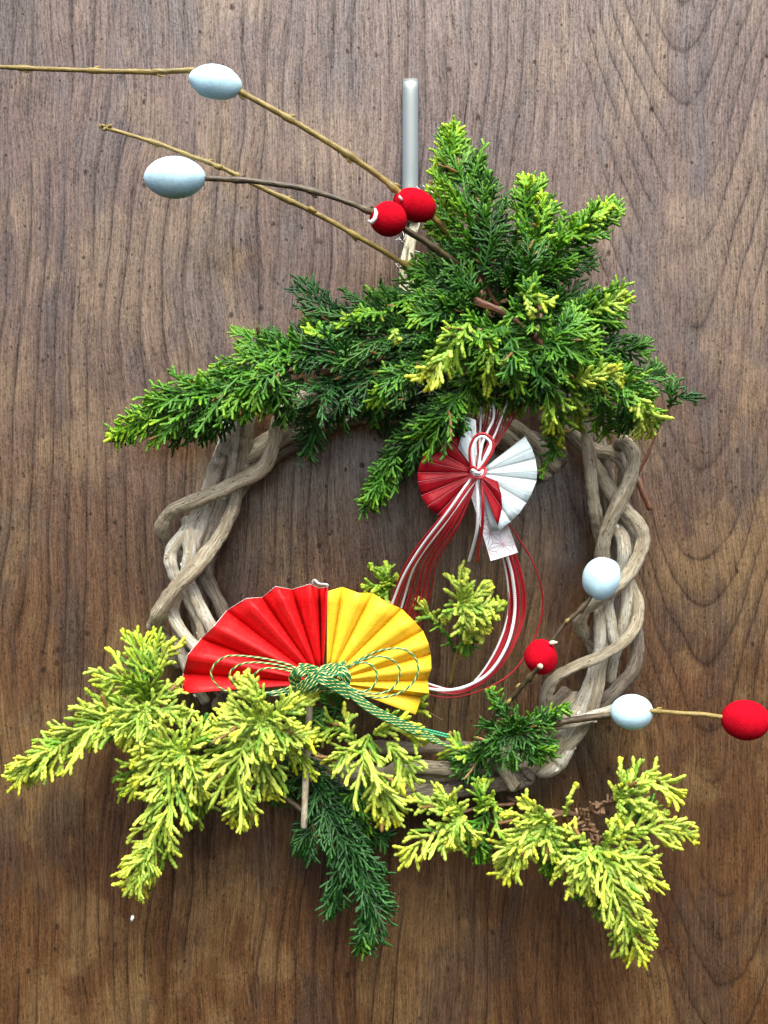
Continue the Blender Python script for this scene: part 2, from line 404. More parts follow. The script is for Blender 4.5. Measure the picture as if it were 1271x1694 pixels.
rf = thing('raffia_loop', P(688, 420, .015), 'pale straw raffia loop tying the wreath to the steel hook', 'tie')
for k in range(13):
    x = rng.uniform(-11, 11); j = lambda s=3: rng.uniform(-s, s)
    pts = [(690 + x * .5, 640, .03), (672 + x * .9, 560, .03), (674 + x, 500, .024), (676 + x * .8 + j(), 440, .022 + j() * .0006), (682 + x * .6 + j(), 390, .024), (690 + x * .5 + j(), 362, .022), (685 + x * .4, 348, .026 + j() * .0004), (680 + x, 338, .018)]
    MB().tube(spline(pp(pts), 40), 3.4 * S * rng.uniform(.55, 1.05), 6, .12, flat=.55).build('raffia_strand', 'raffia', rf)
for k in range(9):
    a0 = rng.uniform(-.6, 1.4)
    pts = [(706, 372, .020), (712 + k * .8, 345, .026), (716 - k, 320 - k, .028), (708, 312, .026), (702, 330, .022)]
    MB().tube(spline(pp(pts), 20), 2.6 * S, 6, .12).build('raffia_strand', 'raffia', rf)
fz = MB()
for k in range(46):
    bx, by = random.choice([(712, 322), (706, 330), (664, 330), (668, 400), (672, 440), (690, 380), (672, 480)])
    an = rng.uniform(0, 6.28); l = rng.uniform(10, 34)
    q = [(bx, by, .026)]; 
    for z_ in range(3): an += rng.uniform(-.9, .9); bx += math.cos(an) * l / 3; by += math.sin(an) * l / 3; q.append((bx, by, .026 + rng.uniform(-.004, .006)))
    fz.tube(spline(pp(q), 8), .55 * S, 3)
tag(fz.build('loose_fibres', 'fluff', rf), kind='stuff')

# ================================================================== VINE RING
ring = thing('vine_wreath', P(665, 985), 'ring of braided pale brown vines hanging on the door', 'wreath')
def vine(pts, wpx, mat='vine', label=None):
    p = spline(pp(pts), step=.0017); r = wpx / 2 * S
    n_ = len(p); jit = np.cumsum(rng.normal(size=(n_, 3)) * .00014, 0); jit -= np.linspace(0, 1, n_)[:, None] * jit[-1]
    rv = .87 * r * (1 + .07 * np.interp(np.arange(n_), np.arange(0, n_ + 12, 12), rng.normal(size=len(np.arange(0, n_ + 12, 12)))))
    mb = MB().tube(p + jit, rv, 24, .05, ridge=.012)
    for _ in range(max(2, n_ // 32)):      # bud scars and knots
        i = rng.integers(3, n_ - 3); dirn = rng.normal(size=3); dirn[1] = -abs(dirn[1]); dirn /= np.linalg.norm(dirn)
        mb.blob(p[i] + dirn * r * .86, (r * .30, r * .24, r * .2), 8, 6, ax=p[i + 1] - p[i - 1], lump=.25, seed=int(i))
    o = mb.build('vine', mat, ring)
    if label: o['label'] = label
    return o
# hidden core strands, twisted round the whole ring
for k in range(10):
    ph = k * 1.257; pts = []
    lo, hi = ((212, 318), (32, 148))[k % 2]
    for i in range(20):
        t = math.radians(lo + rng.uniform(-.5, .5) + (hi - lo) * i / 19)
        rx, ry = 342, 312
        off = 17 * math.cos(2.5 * t + ph)
        pts.append((662 + (rx + off) * math.cos(t), 985 + (ry + off) * math.sin(t), .016 + .007 * math.sin(2.5 * t + ph)))
    vine(pts, 25, ('vine', 'vine_dark', 'vine')[k % 3])
c = 1.0
# left side, as the photograph shows it
vine([(560, 640, .02), (500, 655, .028), (462, 690, .034), (452, 735, .036), (432, 775, .038), (392, 798, .041), (345, 820, .044), (302, 836, .042), (281, 850, .038), (270, 872, .032), (272, 890, .024), (290, 915, .016), (330, 950, .012)], 26, 'vine', 'tan vine crossing over the left side of the ring near its top')
vine([(430, 740, .018), (398, 800, .022), (383, 848, .030), (362, 892, .038), (328, 935, .044), (292, 975, .043), (268, 1008, .038), (256, 1034, .028), (262, 1050, .018), (300, 1100, .012)], 27)
vine([(420, 650, .03), (392, 690, .034), (372, 735, .036), (350, 790, .030), (338, 850, .028), (322, 900, .030), (308, 945, .030), (320, 985, .032), (348, 1035, .034), (372, 1090, .030)], 23, 'vine_pale')
vine([(405, 660, .036), (389, 715, .038), (388, 760, .036), (378, 810, .028), (358, 870, .022), (340, 915, .02)], 17, 'vine_pale')
vine([(430, 640, .022), (408, 700, .026), (402, 760, .022), (380, 830, .018), (350, 900, .016)], 28, 'vine')
vine([(374, 690, .024), (371, 725, .026), (360, 770, .028), (338, 830, .03), (306, 880, .034), (284, 912, .034), (288, 945, .034), (310, 985, .028), (335, 1030, .026), (350, 1070, .022)], 25, 'vine_pale')
vine([(310, 860, .030), (316, 905, .034), (312, 935, .034), (296, 975, .03), (284, 1008, .030), (300, 1042, .034), (328, 1075, .032), (360, 1120, .026)], 24, 'vine_pale')
vine([(330, 940, .014), (352, 980, .018), (372, 1020, .020), (395, 1060, .018)], 26, 'vine_dark')
vine([(330, 1015, .030), (334, 1048, .032), (344, 1080, .028)], 18, 'vine')
vine([(286, 1000, .014), (292, 1050, .022), (303, 1085, .026), (316, 1120, .024), (340, 1160, .02)], 22, 'vine_pale')
vine([(395, 780, .012), (372, 850, .014), (345, 930, .014), (335, 1010, .014)], 26, 'vine_dark')
for bx, by, tx, ty in ((372, 752, 362, 745), (378, 752, 386, 742), (366, 770, 352, 768)):
    MB().tube(spline(pp([(bx, by, .038), ((bx + tx) / 2, (by + ty) / 2 - 1, .040), (tx, ty, .043)]), 8), np.linspace(3.4, .6, 8) * S, 6, .1).build('bark_splinter', 'vine_pale', ring)
vine([(405, 690, .012), (372, 780, .013), (348, 860, .013), (318, 950, .013), (335, 1060, .013)], 30, 'vine')
vine([(392, 760, .020), (360, 840, .022), (338, 890, .024), (330, 940, .022)], 20, 'vine_pale')
vine([(1000, 780, .012), (1022, 900, .013), (1012, 1000, .013), (985, 1120, .013)], 32, 'vine')
# right side
vine([(905, 640, .02), (950, 662, .034), (968, 700, .040), (975, 750, .042), (980, 805, .040), (986, 850, .034), (994, 890, .024), (1010, 940, .016)], 23)
vine([(1020, 742, .028), (1032, 733, .040), (1045, 748, .045), (1046, 782, .046), (1030, 825, .045), (1008, 866, .042), (998, 905, .036), (996, 945, .024), (1000, 990, .014)], 26)
vine([(900, 690, .012), (945, 712, .018), (985, 742, .026), (1012, 748, .030), (1030, 768, .030), (1030, 800, .022)], 25)
vine([(930, 700, .014), (985, 765, .026), (1005, 802, .030), (1032, 838, .034), (1060, 866, .038), (1068, 893, .038), (1058, 928, .040), (1032, 962, .043), (996, 990, .042), (969, 1010, .038), (962, 1032, .030), (974, 1055, .02), (990, 1090, .014)], 25)
vine([(985, 700, .016), (1000, 760, .020), (1012, 800, .018), (1030, 850, .022), (1048, 890, .028), (1046, 930, .026)], 22, 'vine')
vine([(1010, 868, .026), (1028, 885, .032), (1034, 915, .034), (1026, 950, .028)], 24, 'vine_pale')
vine([(1038, 935, .024), (1040, 985, .030), (1034, 1025, .030), (1020, 1075, .026), (1010, 1110, .022)], 22, 'vine_pale')
vine([(1020, 960, .028), (1008, 1000, .032), (1015, 1045, .034), (1018, 1085, .030), (1010, 1125, .022)], 20, 'vine_pale')
vine([(1004, 970, .024), (994, 1020, .030), (988, 1075, .032), (975, 1130, .030), (955, 1175, .028), (932, 1222, .026)], 24, 'vine_pale')
vine([(1000, 1030, .026), (1000, 1080, .030), (990, 1140, .034), (975, 1185, .030), (940, 1235, .028), (898, 1270, .024)], 20, 'vine')
vine([(1040, 960, .022), (1056, 995, .034), (1054, 1030, .038), (1032, 1062, .043), (990, 1087, .046), (948, 1104, .046), (918, 1124, .044), (905, 1150, .040), (904, 1182, .030), (912, 1215, .02)], 22)
vine([(1052, 1020, .022), (1055, 1070, .026), (1044, 1112, .028), (1020, 1142, .028), (990, 1170, .024), (950, 1215, .02)], 24, 'vine_dark')
vine([(1048, 1172, .032), (1028, 1170, .036), (1000, 1180, .038), (950, 1196, .038), (900, 1203, .036), (850, 1210, .026)], 17, 'vine_pale')
vine([(975, 1150, .024), (950, 1200, .026), (915, 1240, .028), (880, 1268, .026), (830, 1285, .02), (770, 1300, .016)], 26, 'vine')
vine([(948, 1205, .020), (935, 1240, .026), (922, 1262, .026), (900, 1272, .024), (860, 1262, .018)], 30, 'vine_pale')
vine([(905, 1180, .026), (930, 1185, .030), (940, 1205, .026)], 18, 'vine')
# bottom
vine([(620, 1300, .014), (660, 1272, .026), (710, 1268, .030), (768, 1270, .030), (830, 1248, .026), (890, 1215, .024)], 27, 'vine')
vine([(610, 1235, .012), (690, 1240, .018), (790, 1238, .022), (880, 1232, .022)], 24, 'vine_dark')
vine([(560, 1285, .012), (640, 1318, .020), (720, 1312, .024), (800, 1300, .026), (862, 1290, .030), (874, 1280, .032)], 30, 'vine_dark')
vine([(560, 1300, .014), (640, 1300, .016), (740, 1290, .018), (840, 1280, .02)], 30, 'vine_dark')
vine([(820, 1250, .03), (845, 1290, .034), (852, 1302, .034)], 22, 'vine')
vine([(350, 1120, .02), (420, 1210, .022), (500, 1268, .020), (600, 1300, .018)], 28, 'vine')
st = thing('peeled_stick', P(508, 1280, .03), 'thin pale peeled stick poking down below the green cord knot', 'stick')
MB().tube(spline(pp([(514, 1130, .050), (511, 1200, .048), (506, 1290, .046), (503, 1368, .044)]), 20), 5 * S, 10, .05).build('peeled_shaft', 'stick', st)
MB().tube(spline(pp([(440, 1290, .03), (470, 1318, .034), (503, 1342, .040)]), 12), np.linspace(3, 4.5, 12) * S, 8, .06).build('side_shoot', 'twig_dark', st)

# ================================================================== CYPRESS FOLIAGE
def mesh_fingers(F, c0, c1, c2, seed=0):
    """F rows: p0(3) dir(3) L bend(3) r0 r1 g0 g1 -> one scaly tube per needle"""
    F = np.array(F); n_ = len(F); NR, SD = 7, 5; g = np.random.default_rng(seed)
    u = np.linspace(0, 1, NR)[None, :, None]
    p0, d, L, b = F[:, None, 0:3], F[:, None, 3:6], F[:, None, 6:7], F[:, None, 7:10]
    pts = p0 + d * L * u + b * L * u * u
    T = d + 2 * b * u; T = T / np.linalg.norm(T, axis=2, keepdims=True)
    ref = F[:, None, 14:17] + .35 * g.normal(size=(n_, 1, 3)); Nn = np.cross(T, ref + 0 * T); Nn /= np.linalg.norm(Nn, axis=2, keepdims=True) + 1e-9
    B = np.cross(T, Nn); an = np.arange(SD) * 2 * np.pi / SD
    r = F[:, 10:11] * (1 - u[..., 0]) + F[:, 11:12] * u[..., 0]
    r = r * (1 + .15 * np.where(np.arange(NR) % 2, 1, -1))[None, :]
    r[:, 0] *= .8; r[:, -1] *= .62
    ring_ = Nn[:, :, None] * np.cos(an)[None, None, :, None] + B[:, :, None] * (.62 * np.sin(an))[None, None, :, None]
    V = pts[:, :, None] + ring_ * r[:, :, None, None]
    tip = pts[:, -1] + T[:, -1] * F[:, 11:12] * .35
    nv = NR * SD + 1
    AV = np.concatenate([V.reshape(n_, -1, 3), tip[:, None]], 1).reshape(-1, 3)
    i, j = np.meshgrid(np.arange(NR - 1), np.arange(SD), indexing='ij'); j2 = (j + 1) % SD
    q = np.stack([i * SD + j, i * SD + j2, (i + 1) * SD + j2, (i + 1) * SD + j], -1).reshape(-1, 4)
    t = np.array([((NR - 1) * SD + k, (NR - 1) * SD + (k + 1) % SD, NR * SD) for k in range(SD)])
    off = (np.arange(n_) * nv)[:, None, None]
    gg = F[:, 12:13] * (1 - u[..., 0]) + F[:, 13:14] * u[..., 0]
    gg = np.clip(gg + g.normal(size=(n_, 1)) * .08, 0, 1.2)[..., None]
    c0, c1, c2 = (np.array(c) for c in (c0, c1, c2))
    cc = np.where(gg < .5, c0 + (c1 - c0) * gg * 2, c1 + (c2 - c1) * (gg * 2 - 1)); cc = np.clip(cc, .003, .9)
    cc = cc * g.uniform(.78, 1.18, size=(n_, 1, 1)) * (1 + .13 * np.where(np.arange(NR) % 2, 1, -1))[None, :, None]
    dry = g.random(n_) < .012; cc[dry] = np.array((.30, .16, .05)) * g.uniform(.6, 1.2)
    C = np.concatenate([np.repeat(cc, SD, axis=1), cc[:, -1:]], 1).reshape(-1, 3)
    C = np.hstack([C, np.ones((len(C), 1))])
    return AV, (q[None] + off).reshape(-1, 4), (t[None] + off).reshape(-1, 3), C

STY = {  # sp spacing, ang, r needle radius, fs fork spacing, fl fork length, c colour from old wood to new growth
 'dark':  dict(sp=8.6, ang=48, r=2.4, fs=5.4, fl=19, c=((.012, .065, .007), (.045, .165, .012), (.15, .34, .018)), gt=.52, lift=.22),
 'deep':  dict(sp=9.5, ang=40, r=2.3, fs=6.4, fl=22, c=((.010, .058, .010), (.030, .125, .018), (.06, .22, .025)), gt=.38, lift=.26),
 'green': dict(sp=9.0, ang=48, r=2.6, fs=5.8, fl=19, c=((.018, .10, .007), (.080, .260, .011), (.28, .50, .018)), gt=.75, lift=.26),
 'lime':  dict(sp=8.6, ang=50, r=3.0, fs=6.6, fl=14, c=((.035, .17, .008), (.18, .41, .010), (.42, .60, .018)), gt=.95, lift=.30),
 'gold':  dict(sp=11.5, ang=43, r=3.6, fs=12.5, fl=25, c=((.17, .36, .025), (.56, .68, .095), (.74, .74, .035)), gt=.80, lift=.34),
 'goldg': dict(sp=11.0, ang=43, r=3.3, fs=10.5, fl=24, c=((.08, .25, .015), (.36, .54, .045), (.64, .68, .03)), gt=.80, lift=.36),
}
nfing = [0]
def frond(parent, pts, W, style, roll=0., fill=1.0, yt=0.25, base=0.45):
    """one spray: side branchlets off a curved axis, each fringed with needles; pts (px,py,h)"""
    s = STY[style]; ax = spline(pp(proud(pts)), 60)
    seg = np.concatenate([[0], np.cumsum(np.linalg.norm(np.diff(ax, axis=0), axis=1))]); L = seg[-1]
    T = np.gradient(ax, axis=0); T /= np.linalg.norm(T, axis=1)[:, None]
    Wm = W * S * .94; F = []; r = s['r'] * S; n_ = max(4, int(L / (s['sp'] * S)))
    NR_ = [np.array((0, -1., 0))]
    def rec(p, d, l, b, r0, r1, g0, g1): F.append((*p, *d, l, *b, r0, r1, g0, g1, *NR_[0]))
    # axis itself as chained short pieces
    m_ = max(3, int(L / (14 * S)))
    for i in range(m_):
        a_, b_ = np.interp([i / m_ * L, (i + 1) / m_ * L], seg, np.arange(60)); a_, b_ = int(a_), min(59, int(b_) + 1)
        v = ax[b_] - ax[a_]; l = np.linalg.norm(v) + 1e-9
        rec(ax[a_], v / l, l * 1.1, np.zeros(3), r * 1.05, r * 1.0, .1 + .5 * i / m_, .15 + .5 * (i + 1) / m_)
    for i in range(int(n_ * 2 * fill)):
        t = (i + rng.uniform(-.3, .3)) / (n_ * 2 * fill); t = min(max(t, 0), .985)
        k = int(np.interp(t * L, seg, np.arange(60))); p = ax[k]; tn = T[k]
        view = np.array((0, -1, 0)); Nv = view - tn * view.dot(tn); Nv /= np.linalg.norm(Nv) + 1e-9
        Bv = np.cross(tn, Nv); ro = roll + rng.normal() * .22
        Nr = Nv * math.cos(ro) + Bv * math.sin(ro); Br = np.cross(tn, Nr)
        sd_ = 1 if i % 2 else -1
        prof = (base + (1 - base) * min(1, t / .3)) * (1 - max(0, (t - .38) / .62) ** 1.35 * .80)
        ang = math.radians(s['ang'] * (1.12 - .42 * t) + rng.normal() * 6)
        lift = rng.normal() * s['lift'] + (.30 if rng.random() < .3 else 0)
        d = tn * math.cos(ang) + Br * sd_ * math.sin(ang) + Nr * lift; d /= np.linalg.norm(d)
        Lb = Wm * prof * rng.uniform(.72, 1.14) / max(.5, math.sin(ang))
        bend = tn * .22 + Nr * rng.normal() * .14 - np.array((0, 0, 1)) * .04
        tt = yt * 0 + s['gt'] * (t ** 2) * .65
        g0, g1 = .12 + tt * .6, .42 * (s['gt'] + .2) + tt
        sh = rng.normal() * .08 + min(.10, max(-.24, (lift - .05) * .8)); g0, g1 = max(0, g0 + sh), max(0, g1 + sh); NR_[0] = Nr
        rec(p, d, Lb, bend, r * .95, r * .95, g0, g1)
        inplane = np.cross(Nr, d); nf = int(Lb / (s['fs'] * S)); sgn = random.choice((-1, 1))
        for f in range(1, nf + 1):
            u = f / (nf + .6); 
            if rng.random() < .10: continue
            q = p + d * Lb * u + bend * Lb * u * u
            dd = d + 2 * bend * u; dd /= np.linalg.norm(dd); sgn = -sgn
            fa = math.radians(rng.uniform(26, 48))
            fd = dd * math.cos(fa) + inplane * sgn * math.sin(fa) + Nr * rng.normal() * .30; fd /= np.linalg.norm(fd)
            fl = s['fl'] * S * rng.uniform(.55, 1.15) * (1.1 - .6 * u)
            gb = g0 + (g1 - g0) * u
            rec(q, fd, fl, dd * .2, r * .92, r * .85, gb, min(1.1, gb + .25 * s['gt']))
    for k in range(5):   # blunt tip
        d = T[-1] + rng.normal(size=3) * .38; d /= np.linalg.norm(d)
        rec(ax[-1] - T[-1] * r * 2, d, 9 * S, np.zeros(3), r, r * .95, .6 * s['gt'], 1.0 * s['gt'])
    nfing[0] += len(F)
    AV, q, t, C = mesh_fingers(F, *s['c'], seed=len(F))
    me = mesh_from('frond', AV, q, t, None, C); me.transform(parent.matrix_world.inverted())
    me.polygons.foreach_set('use_smooth', np.ones(len(me.polygons), bool))
    o = bpy.data.objects.new('frond', me); COL.objects.link(o); me.materials.append(MAT['leaf']); o.parent = parent
    return o
def stem(parent, pts, r0, r1, mat='stem', name='stem', wob=.08):
    p = spline(pp(proud(pts)), step=.002); return MB().tube(p, np.linspace(r0, r1, len(p)) * S, 8, wob).build(name, mat, parent)
def fan(parent, c, dirs, style, h, dh=.0, fill=1.0, base=.45):
    """several fronds out of one centre: dirs = (dx, dy, W)"""
    for dx, dy, W, *rest in dirs:
        hh = rest[0] if rest else h
        mid = (c[0] + dx * .5 - dy * .05, c[1] + dy * .5 + dx * .05, (h + hh) / 2 + .006)
        frond(parent, [(c[0], c[1], h), mid, (c[0] + dx, c[1] + dy, hh)], W, style, rng.normal() * .3, fill, base=base)

G = 'green cypress sprigs over the top of the wreath'
# --- upright spire
t = thing('cypress_sprig', P(790, 470, .05), 'tall upright green cypress sprig with a yellow-green left edge beside the red cocoons', 'evergreen sprig', G)
stem(t, [(860, 540, .045), (812, 490, .052), (790, 420, .056)], 4.5, 3)
frond(t, [(800, 470, .052), (785, 400, .058), (768, 310, .060), (748, 215, .054)], 50, 'green', .15)
frond(t, [(785, 455, .046), (745, 400, .050), (728, 330, .052), (735, 235, .050)], 25, 'lime', .1)
frond(t, [(800, 450, .060), (812, 390, .064), (806, 330, .062), (785, 262, .058)], 30, 'dark', -.3)
frond(t, [(790, 480, .050), (755, 450, .054), (730, 400, .050)], 34, 'dark', .4)
frond(t, [(742, 265, .056), (748, 235, .057), (745, 208, .056)], 18, 'lime', .1, 1.3)
# --- second spire
t = thing('cypress_sprig', P(880, 460, .05), 'green cypress sprig with a blunt rounded top between the tall spire and the slanting one', 'evergreen sprig', G)
stem(t, [(880, 560, .045), (878, 480, .055), (880, 420, .056)], 4, 3)
frond(t, [(880, 480, .055), (884, 420, .060), (880, 350, .060), (876, 298, .054)], 38, 'green', 0)
frond(t, [(868, 470, .048), (845, 420, .052), (850, 385, .05)], 20, 'dark', .3)
frond(t, [(880, 420, .062), (896, 370, .064), (902, 322, .06)], 24, 'lime', .3)
frond(t, [(872, 360, .060), (868, 325, .062), (872, 294, .058)], 22, 'lime', -.3)
# --- slanting spire
t = thing('cypress_sprig', P(900, 470, .05), 'green cypress sprig slanting up to the right with a bright yellow-green tip', 'evergreen sprig', G)
stem(t, [(850, 540, .045), (890, 470, .055), (930, 420, .058)], 4, 3)
frond(t, [(880, 480, .052), (920, 430, .060), (965, 385, .062), (1022, 338, .056)], 33, 'green', .2)
frond(t, [(900, 420, .060), (935, 390, .064), (975, 360, .064), (1014, 340, .06)], 20, 'lime', -.2)
frond(t, [(920, 410, .058), (926, 380, .062), (932, 352, .06)], 9, 'green', 0)
frond(t, [(880, 490, .05), (930, 450, .05), (978, 425, .046)], 24, 'dark', -.2)
# --- right side masses
t = thing('cypress_sprig', P(950, 560, .05), 'green cypress sprig on the right of the top cluster with pale yellow tip pointing right', 'evergreen sprig', G)
stem(t, [(870, 560, .045), (920, 560, .050), (960, 530, .052)], 4, 3)
frond(t, [(900, 560, .050), (950, 530, .058), (1000, 505, .060), (1036, 486, .054)], 34, 'green', .1)
frond(t, [(975, 520, .062), (1008, 500, .064), (1036, 488, .060)], 15, 'goldg', .1)
frond(t, [(900, 520, .052), (940, 500, .056), (985, 500, .055)], 40, 'dark', -.2)
frond(t, [(910, 590, .048), (970, 565, .052), (1035, 580, .048), (1066, 574, .044)], 36, 'dark', .3)
frond(t, [(910, 600, .055), (960, 600, .058), (1015, 612, .054)], 38, 'green', .1)
frond(t, [(920, 610, .045), (980, 640, .045), (1040, 630, .04)], 34, 'dark', 0)
# --- lower right golden droop
t = thing('cypress_sprig', P(960, 640, .055), 'drooping cypress sprig with pale yellow curled tips above the right side of the vine ring', 'evergreen sprig', G)
stem(t, [(900, 590, .045), (950, 630, .056), (1000, 640, .062)], 4, 2.5)
frond(t, [(930, 640, .056), (985, 632, .066), (1040, 640, .068), (1085, 705, .056)], 30, 'green', .2)
frond(t, [(1045, 650, .070), (1068, 680, .070), (1080, 718, .062)], 24, 'gold', .1, 1.0)
frond(t, [(945, 640, .060), (962, 625, .070), (1010, 618, .074), (1040, 628, .07)], 17, 'gold', .3)
frond(t, [(950, 640, .058), (953, 670, .060), (962, 712, .054)], 16, 'goldg', .1)
frond(t, [(985, 640, .06), (995, 670, .06), (1000, 715, .052)], 22, 'green', .1)
frond(t, [(1020, 650, .058), (1040, 670, .058), (1030, 712, .050)], 24, 'dark', .1)
frond(t, [(1040, 640, .05), (1068, 628, .052), (1095, 612, .048)], 22, 'dark', .1)
# --- hanging strand
t = thing('cypress_sprig', P(915, 650, .055), 'narrow cypress strand hanging down beside the white paper fan', 'evergreen sprig', G)
stem(t, [(890, 600, .050), (905, 630, .058), (912, 660, .060)], 3, 2)
frond(t, [(905, 620, .058), (918, 670, .062), (918, 728, .054)], 22, 'goldg', .1)
frond(t, [(915, 700, .056), (912, 740, .052), (896, 790, .048)], 9, 'green', .1, .8)
frond(t, [(912, 735, .052), (925, 752, .050)], 6, 'green')
# --- centre of the top cluster
t = thing('cypress_branch', P(850, 540, .05), 'thick brown stemmed cypress branch full of green sprays at the centre of the top cluster', 'evergreen branch')
stem(t, [(757, 485, .054), (790, 500, .061), (840, 520, .064), (885, 560, .064), (925, 602, .057), (960, 650, .045)], 4.6, 4, wob=.3)
stem(t, [(792, 440, .054), (796, 470, .058), (800, 505, .060)], 3, 4, wob=.3)
stem(t, [(885, 560, .070), (895, 530, .066), (890, 490, .06)], 3.4, 3)
fan(t, (862, 505), [(-40, 40, 36), (30, 45, 36), (-50, -25, 34), (40, -45, 34), (0, 60, 34), (5, -55, 34)], 'dark', .040)
fan(t, (800, 520), [(-90, -60, 34), (-110, -15, 36), (-95, 35, 36), (-60, -95, 32)], 'dark', .055)
fan(t, (830, 540), [(-55, 60, 32, .062), (-20, 85, 34, .062), (20, 100, 34, .058), (55, 75, 30, .058), (80, 30, 32, .055), (-80, 25, 28, .06)], 'green', .064)
fan(t, (870, 580), [(-30, 75, 30), (10, 82, 28), (50, 65, 28), (-60, 50, 28)], 'dark', .060)
fan(t, (850, 480), [(-45, -60, 30), (20, -70, 30), (60, -30, 30), (75, 30, 30)], 'dark', .052)
fan(t, (870, 510), [(10, -50, 17, .075), (35, 30, 18, .072), (-35, 25, 16, .076)], 'green', .070)
frond(t, [(860, 485, .078), (885, 492, .082), (915, 505, .078)], 12, 'goldg', .1)
frond(t, [(870, 495, .080), (876, 510, .082), (880, 525, .08)], 8, 'gold', .1)
frond(t, [(775, 535, .072), (750, 565, .076), (716, 625, .066)], 27, 'goldg', .1)
frond(t, [(745, 580, .080), (728, 600, .080), (708, 630, .074)], 22, 'gold', 0, 1.1)
frond(t, [(812, 570, .074), (815, 600, .076), (806, 640, .068)], 17, 'goldg', .1)
frond(t, [(845, 560, .076), (850, 600, .078), (852, 645, .070)], 22, 'green', .1)
frond(t, [(880, 590, .070), (900, 620, .070), (895, 655, .062)], 24, 'green', .1)
frond(t, [(790, 545, .078), (800, 560, .080), (820, 575, .076)], 14, 'lime', .1)
frond(t, [(790, 590, .060), (780, 630, .060), (800, 665, .052)], 34, 'green', .1)
frond(t, [(850, 610, .058), (850, 640, .058), (862, 668, .050)], 34, 'green', .1)
frond(t, [(820, 600, .050), (760, 640, .050), (735, 670, .044)], 36, 'dark', .1)
fan(t, (900, 570), [(60, -50, 26, .07), (80, 5, 26, .066), (55, 50, 24, .062)], 'green', .072)
frond(t, [(868, 470, .07), (874, 440, .074), (888, 405, .07)], 26, 'dark', .3)
# --- left-reaching mass
t = thing('cypress_branch', P(700, 560, .04), 'dark green cypress branch reaching left from the top cluster under the straw tie', 'evergreen branch')
stem(t, [(800, 560, .04), (700, 585, .045), (600, 605, .052), (525, 618, .054)], 6, 4.5, wob=.14)
frond(t, [(760, 500, .046), (710, 480, .052), (650, 500, .052), (600, 520, .046)], 40, 'green', .3)
frond(t, [(740, 470, .050), (710, 450, .054), (680, 445, .05)], 22, 'green', .1)
frond(t, [(700, 540, .046), (640, 520, .054), (575, 530, .052), (510, 548, .044)], 42, 'dark', .1)
frond(t, [(640, 520, .060), (600, 520, .062), (556, 540, .056)], 12, 'lime', .6)
frond(t, [(560, 560, .058), (535, 550, .060), (508, 548, .056)], 13, 'lime', .4)
frond(t, [(600, 560, .044), (560, 530, .046), (525, 500, .044), (490, 466, .040)], 26, 'deep', .1, .8)
frond(t, [(720, 590, .048), (660, 560, .056), (600, 565, .056), (540, 585, .048)], 46, 'dark', .1)
frond(t, [(740, 610, .048), (690, 620, .056), (640, 650, .052), (612, 688, .044)], 40, 'dark', .1)
frond(t, [(690, 615, .060), (650, 625, .064), (618, 668, .056)], 20, 'green', .1)
frond(t, [(655, 545, .066), (652, 555, .068), (660, 566, .066)], 8, 'gold', .1)
frond(t, [(640, 600, .05), (600, 630, .054), (560, 640, .05)], 36, 'deep', .1)
frond(t, [(760, 560, .050), (715, 545, .058), (660, 550, .058)], 36, 'dark', .1)
frond(t, [(750, 600, .054), (700, 590, .060), (665, 600, .058)], 34, 'dark', .2)
frond(t, [(720, 620, .040), (700, 660, .044), (660, 700, .040)], 36, 'deep', .1)
frond(t, [(760, 520, .06), (730, 515, .064), (690, 520, .062)], 30, 'green', .2)
frond(t, [(640, 640, .038), (620, 660, .038), (640, 690, .034)], 34, 'deep', .1)
# --- drooping lower left
t = thing('cypress_sprig', P(740, 660, .04), 'dark green cypress sprig drooping across the top left of the red and white fan', 'evergreen sprig', G)
stem(t, [(800, 630, .04), (760, 650, .048), (720, 690, .050)], 4, 3)
frond(t, [(770, 640, .048), (725, 690, .056), (660, 760, .054), (602, 845, .044)], 34, 'dark', .1, base=.8)
frond(t, [(760, 650, .060), (735, 690, .064), (700, 740, .058)], 34, 'green', .2)
frond(t, [(655, 745, .058), (635, 785, .056), (612, 835, .050)], 22, 'green', .1)
frond(t, [(770, 655, .056), (755, 690, .060), (745, 725, .054)], 24, 'dark', .1)
# --- middle left droop
t = thing('cypress_sprig', P(540, 640, .045), 'blue-green cypress sprig hanging down inside the ring at its top left', 'evergreen sprig', G)
stem(t, [(600, 610, .045), (560, 625, .052), (535, 650, .054)], 4, 3)
frond(t, [(560, 620, .052), (530, 660, .060), (518, 705, .056), (506, 750, .048)], 34, 'deep', .1)
frond(t, [(560, 630, .050), (570, 660, .052), (565, 690, .046)], 26, 'deep', .2)
frond(t, [(500, 625, .052), (480, 650, .054), (462, 700, .046)], 24, 'dark', .1)
frond(t, [(590, 610, .056), (550, 590, .060), (505, 595, .056)], 34, 'deep', .2)
# --- far left
t = thing('cypress_branch', P(440, 620, .045), 'long green cypress branch pointing left over the top left of the vine ring', 'evergreen branch')
stem(t, [(560, 600, .045), (460, 620, .052), (350, 660, .055)], 5, 3)
frond(t, [(480, 620, .052), (400, 640, .062), (290, 680, .062), (186, 720, .050)], 44, 'green', .1, base=.8)
frond(t, [(400, 650, .050), (330, 680, .052), (270, 710, .046)], 40, 'dark', .1)
frond(t, [(360, 655, .064), (310, 650, .068), (250, 672, .062)], 28, 'green', .3)
frond(t, [(250, 695, .062), (215, 705, .060), (182, 722, .054)], 20, 'lime', .1)
frond(t, [(520, 600, .052), (470, 580, .060), (400, 610, .062), (330, 635, .056)], 32, 'green', .2, base=.8)
frond(t, [(490, 600, .058), (440, 580, .062), (388, 545, .054)], 24, 'green', .1)
frond(t, [(480, 590, .050), (455, 570, .052), (440, 548, .048)], 15, 'dark', .1)
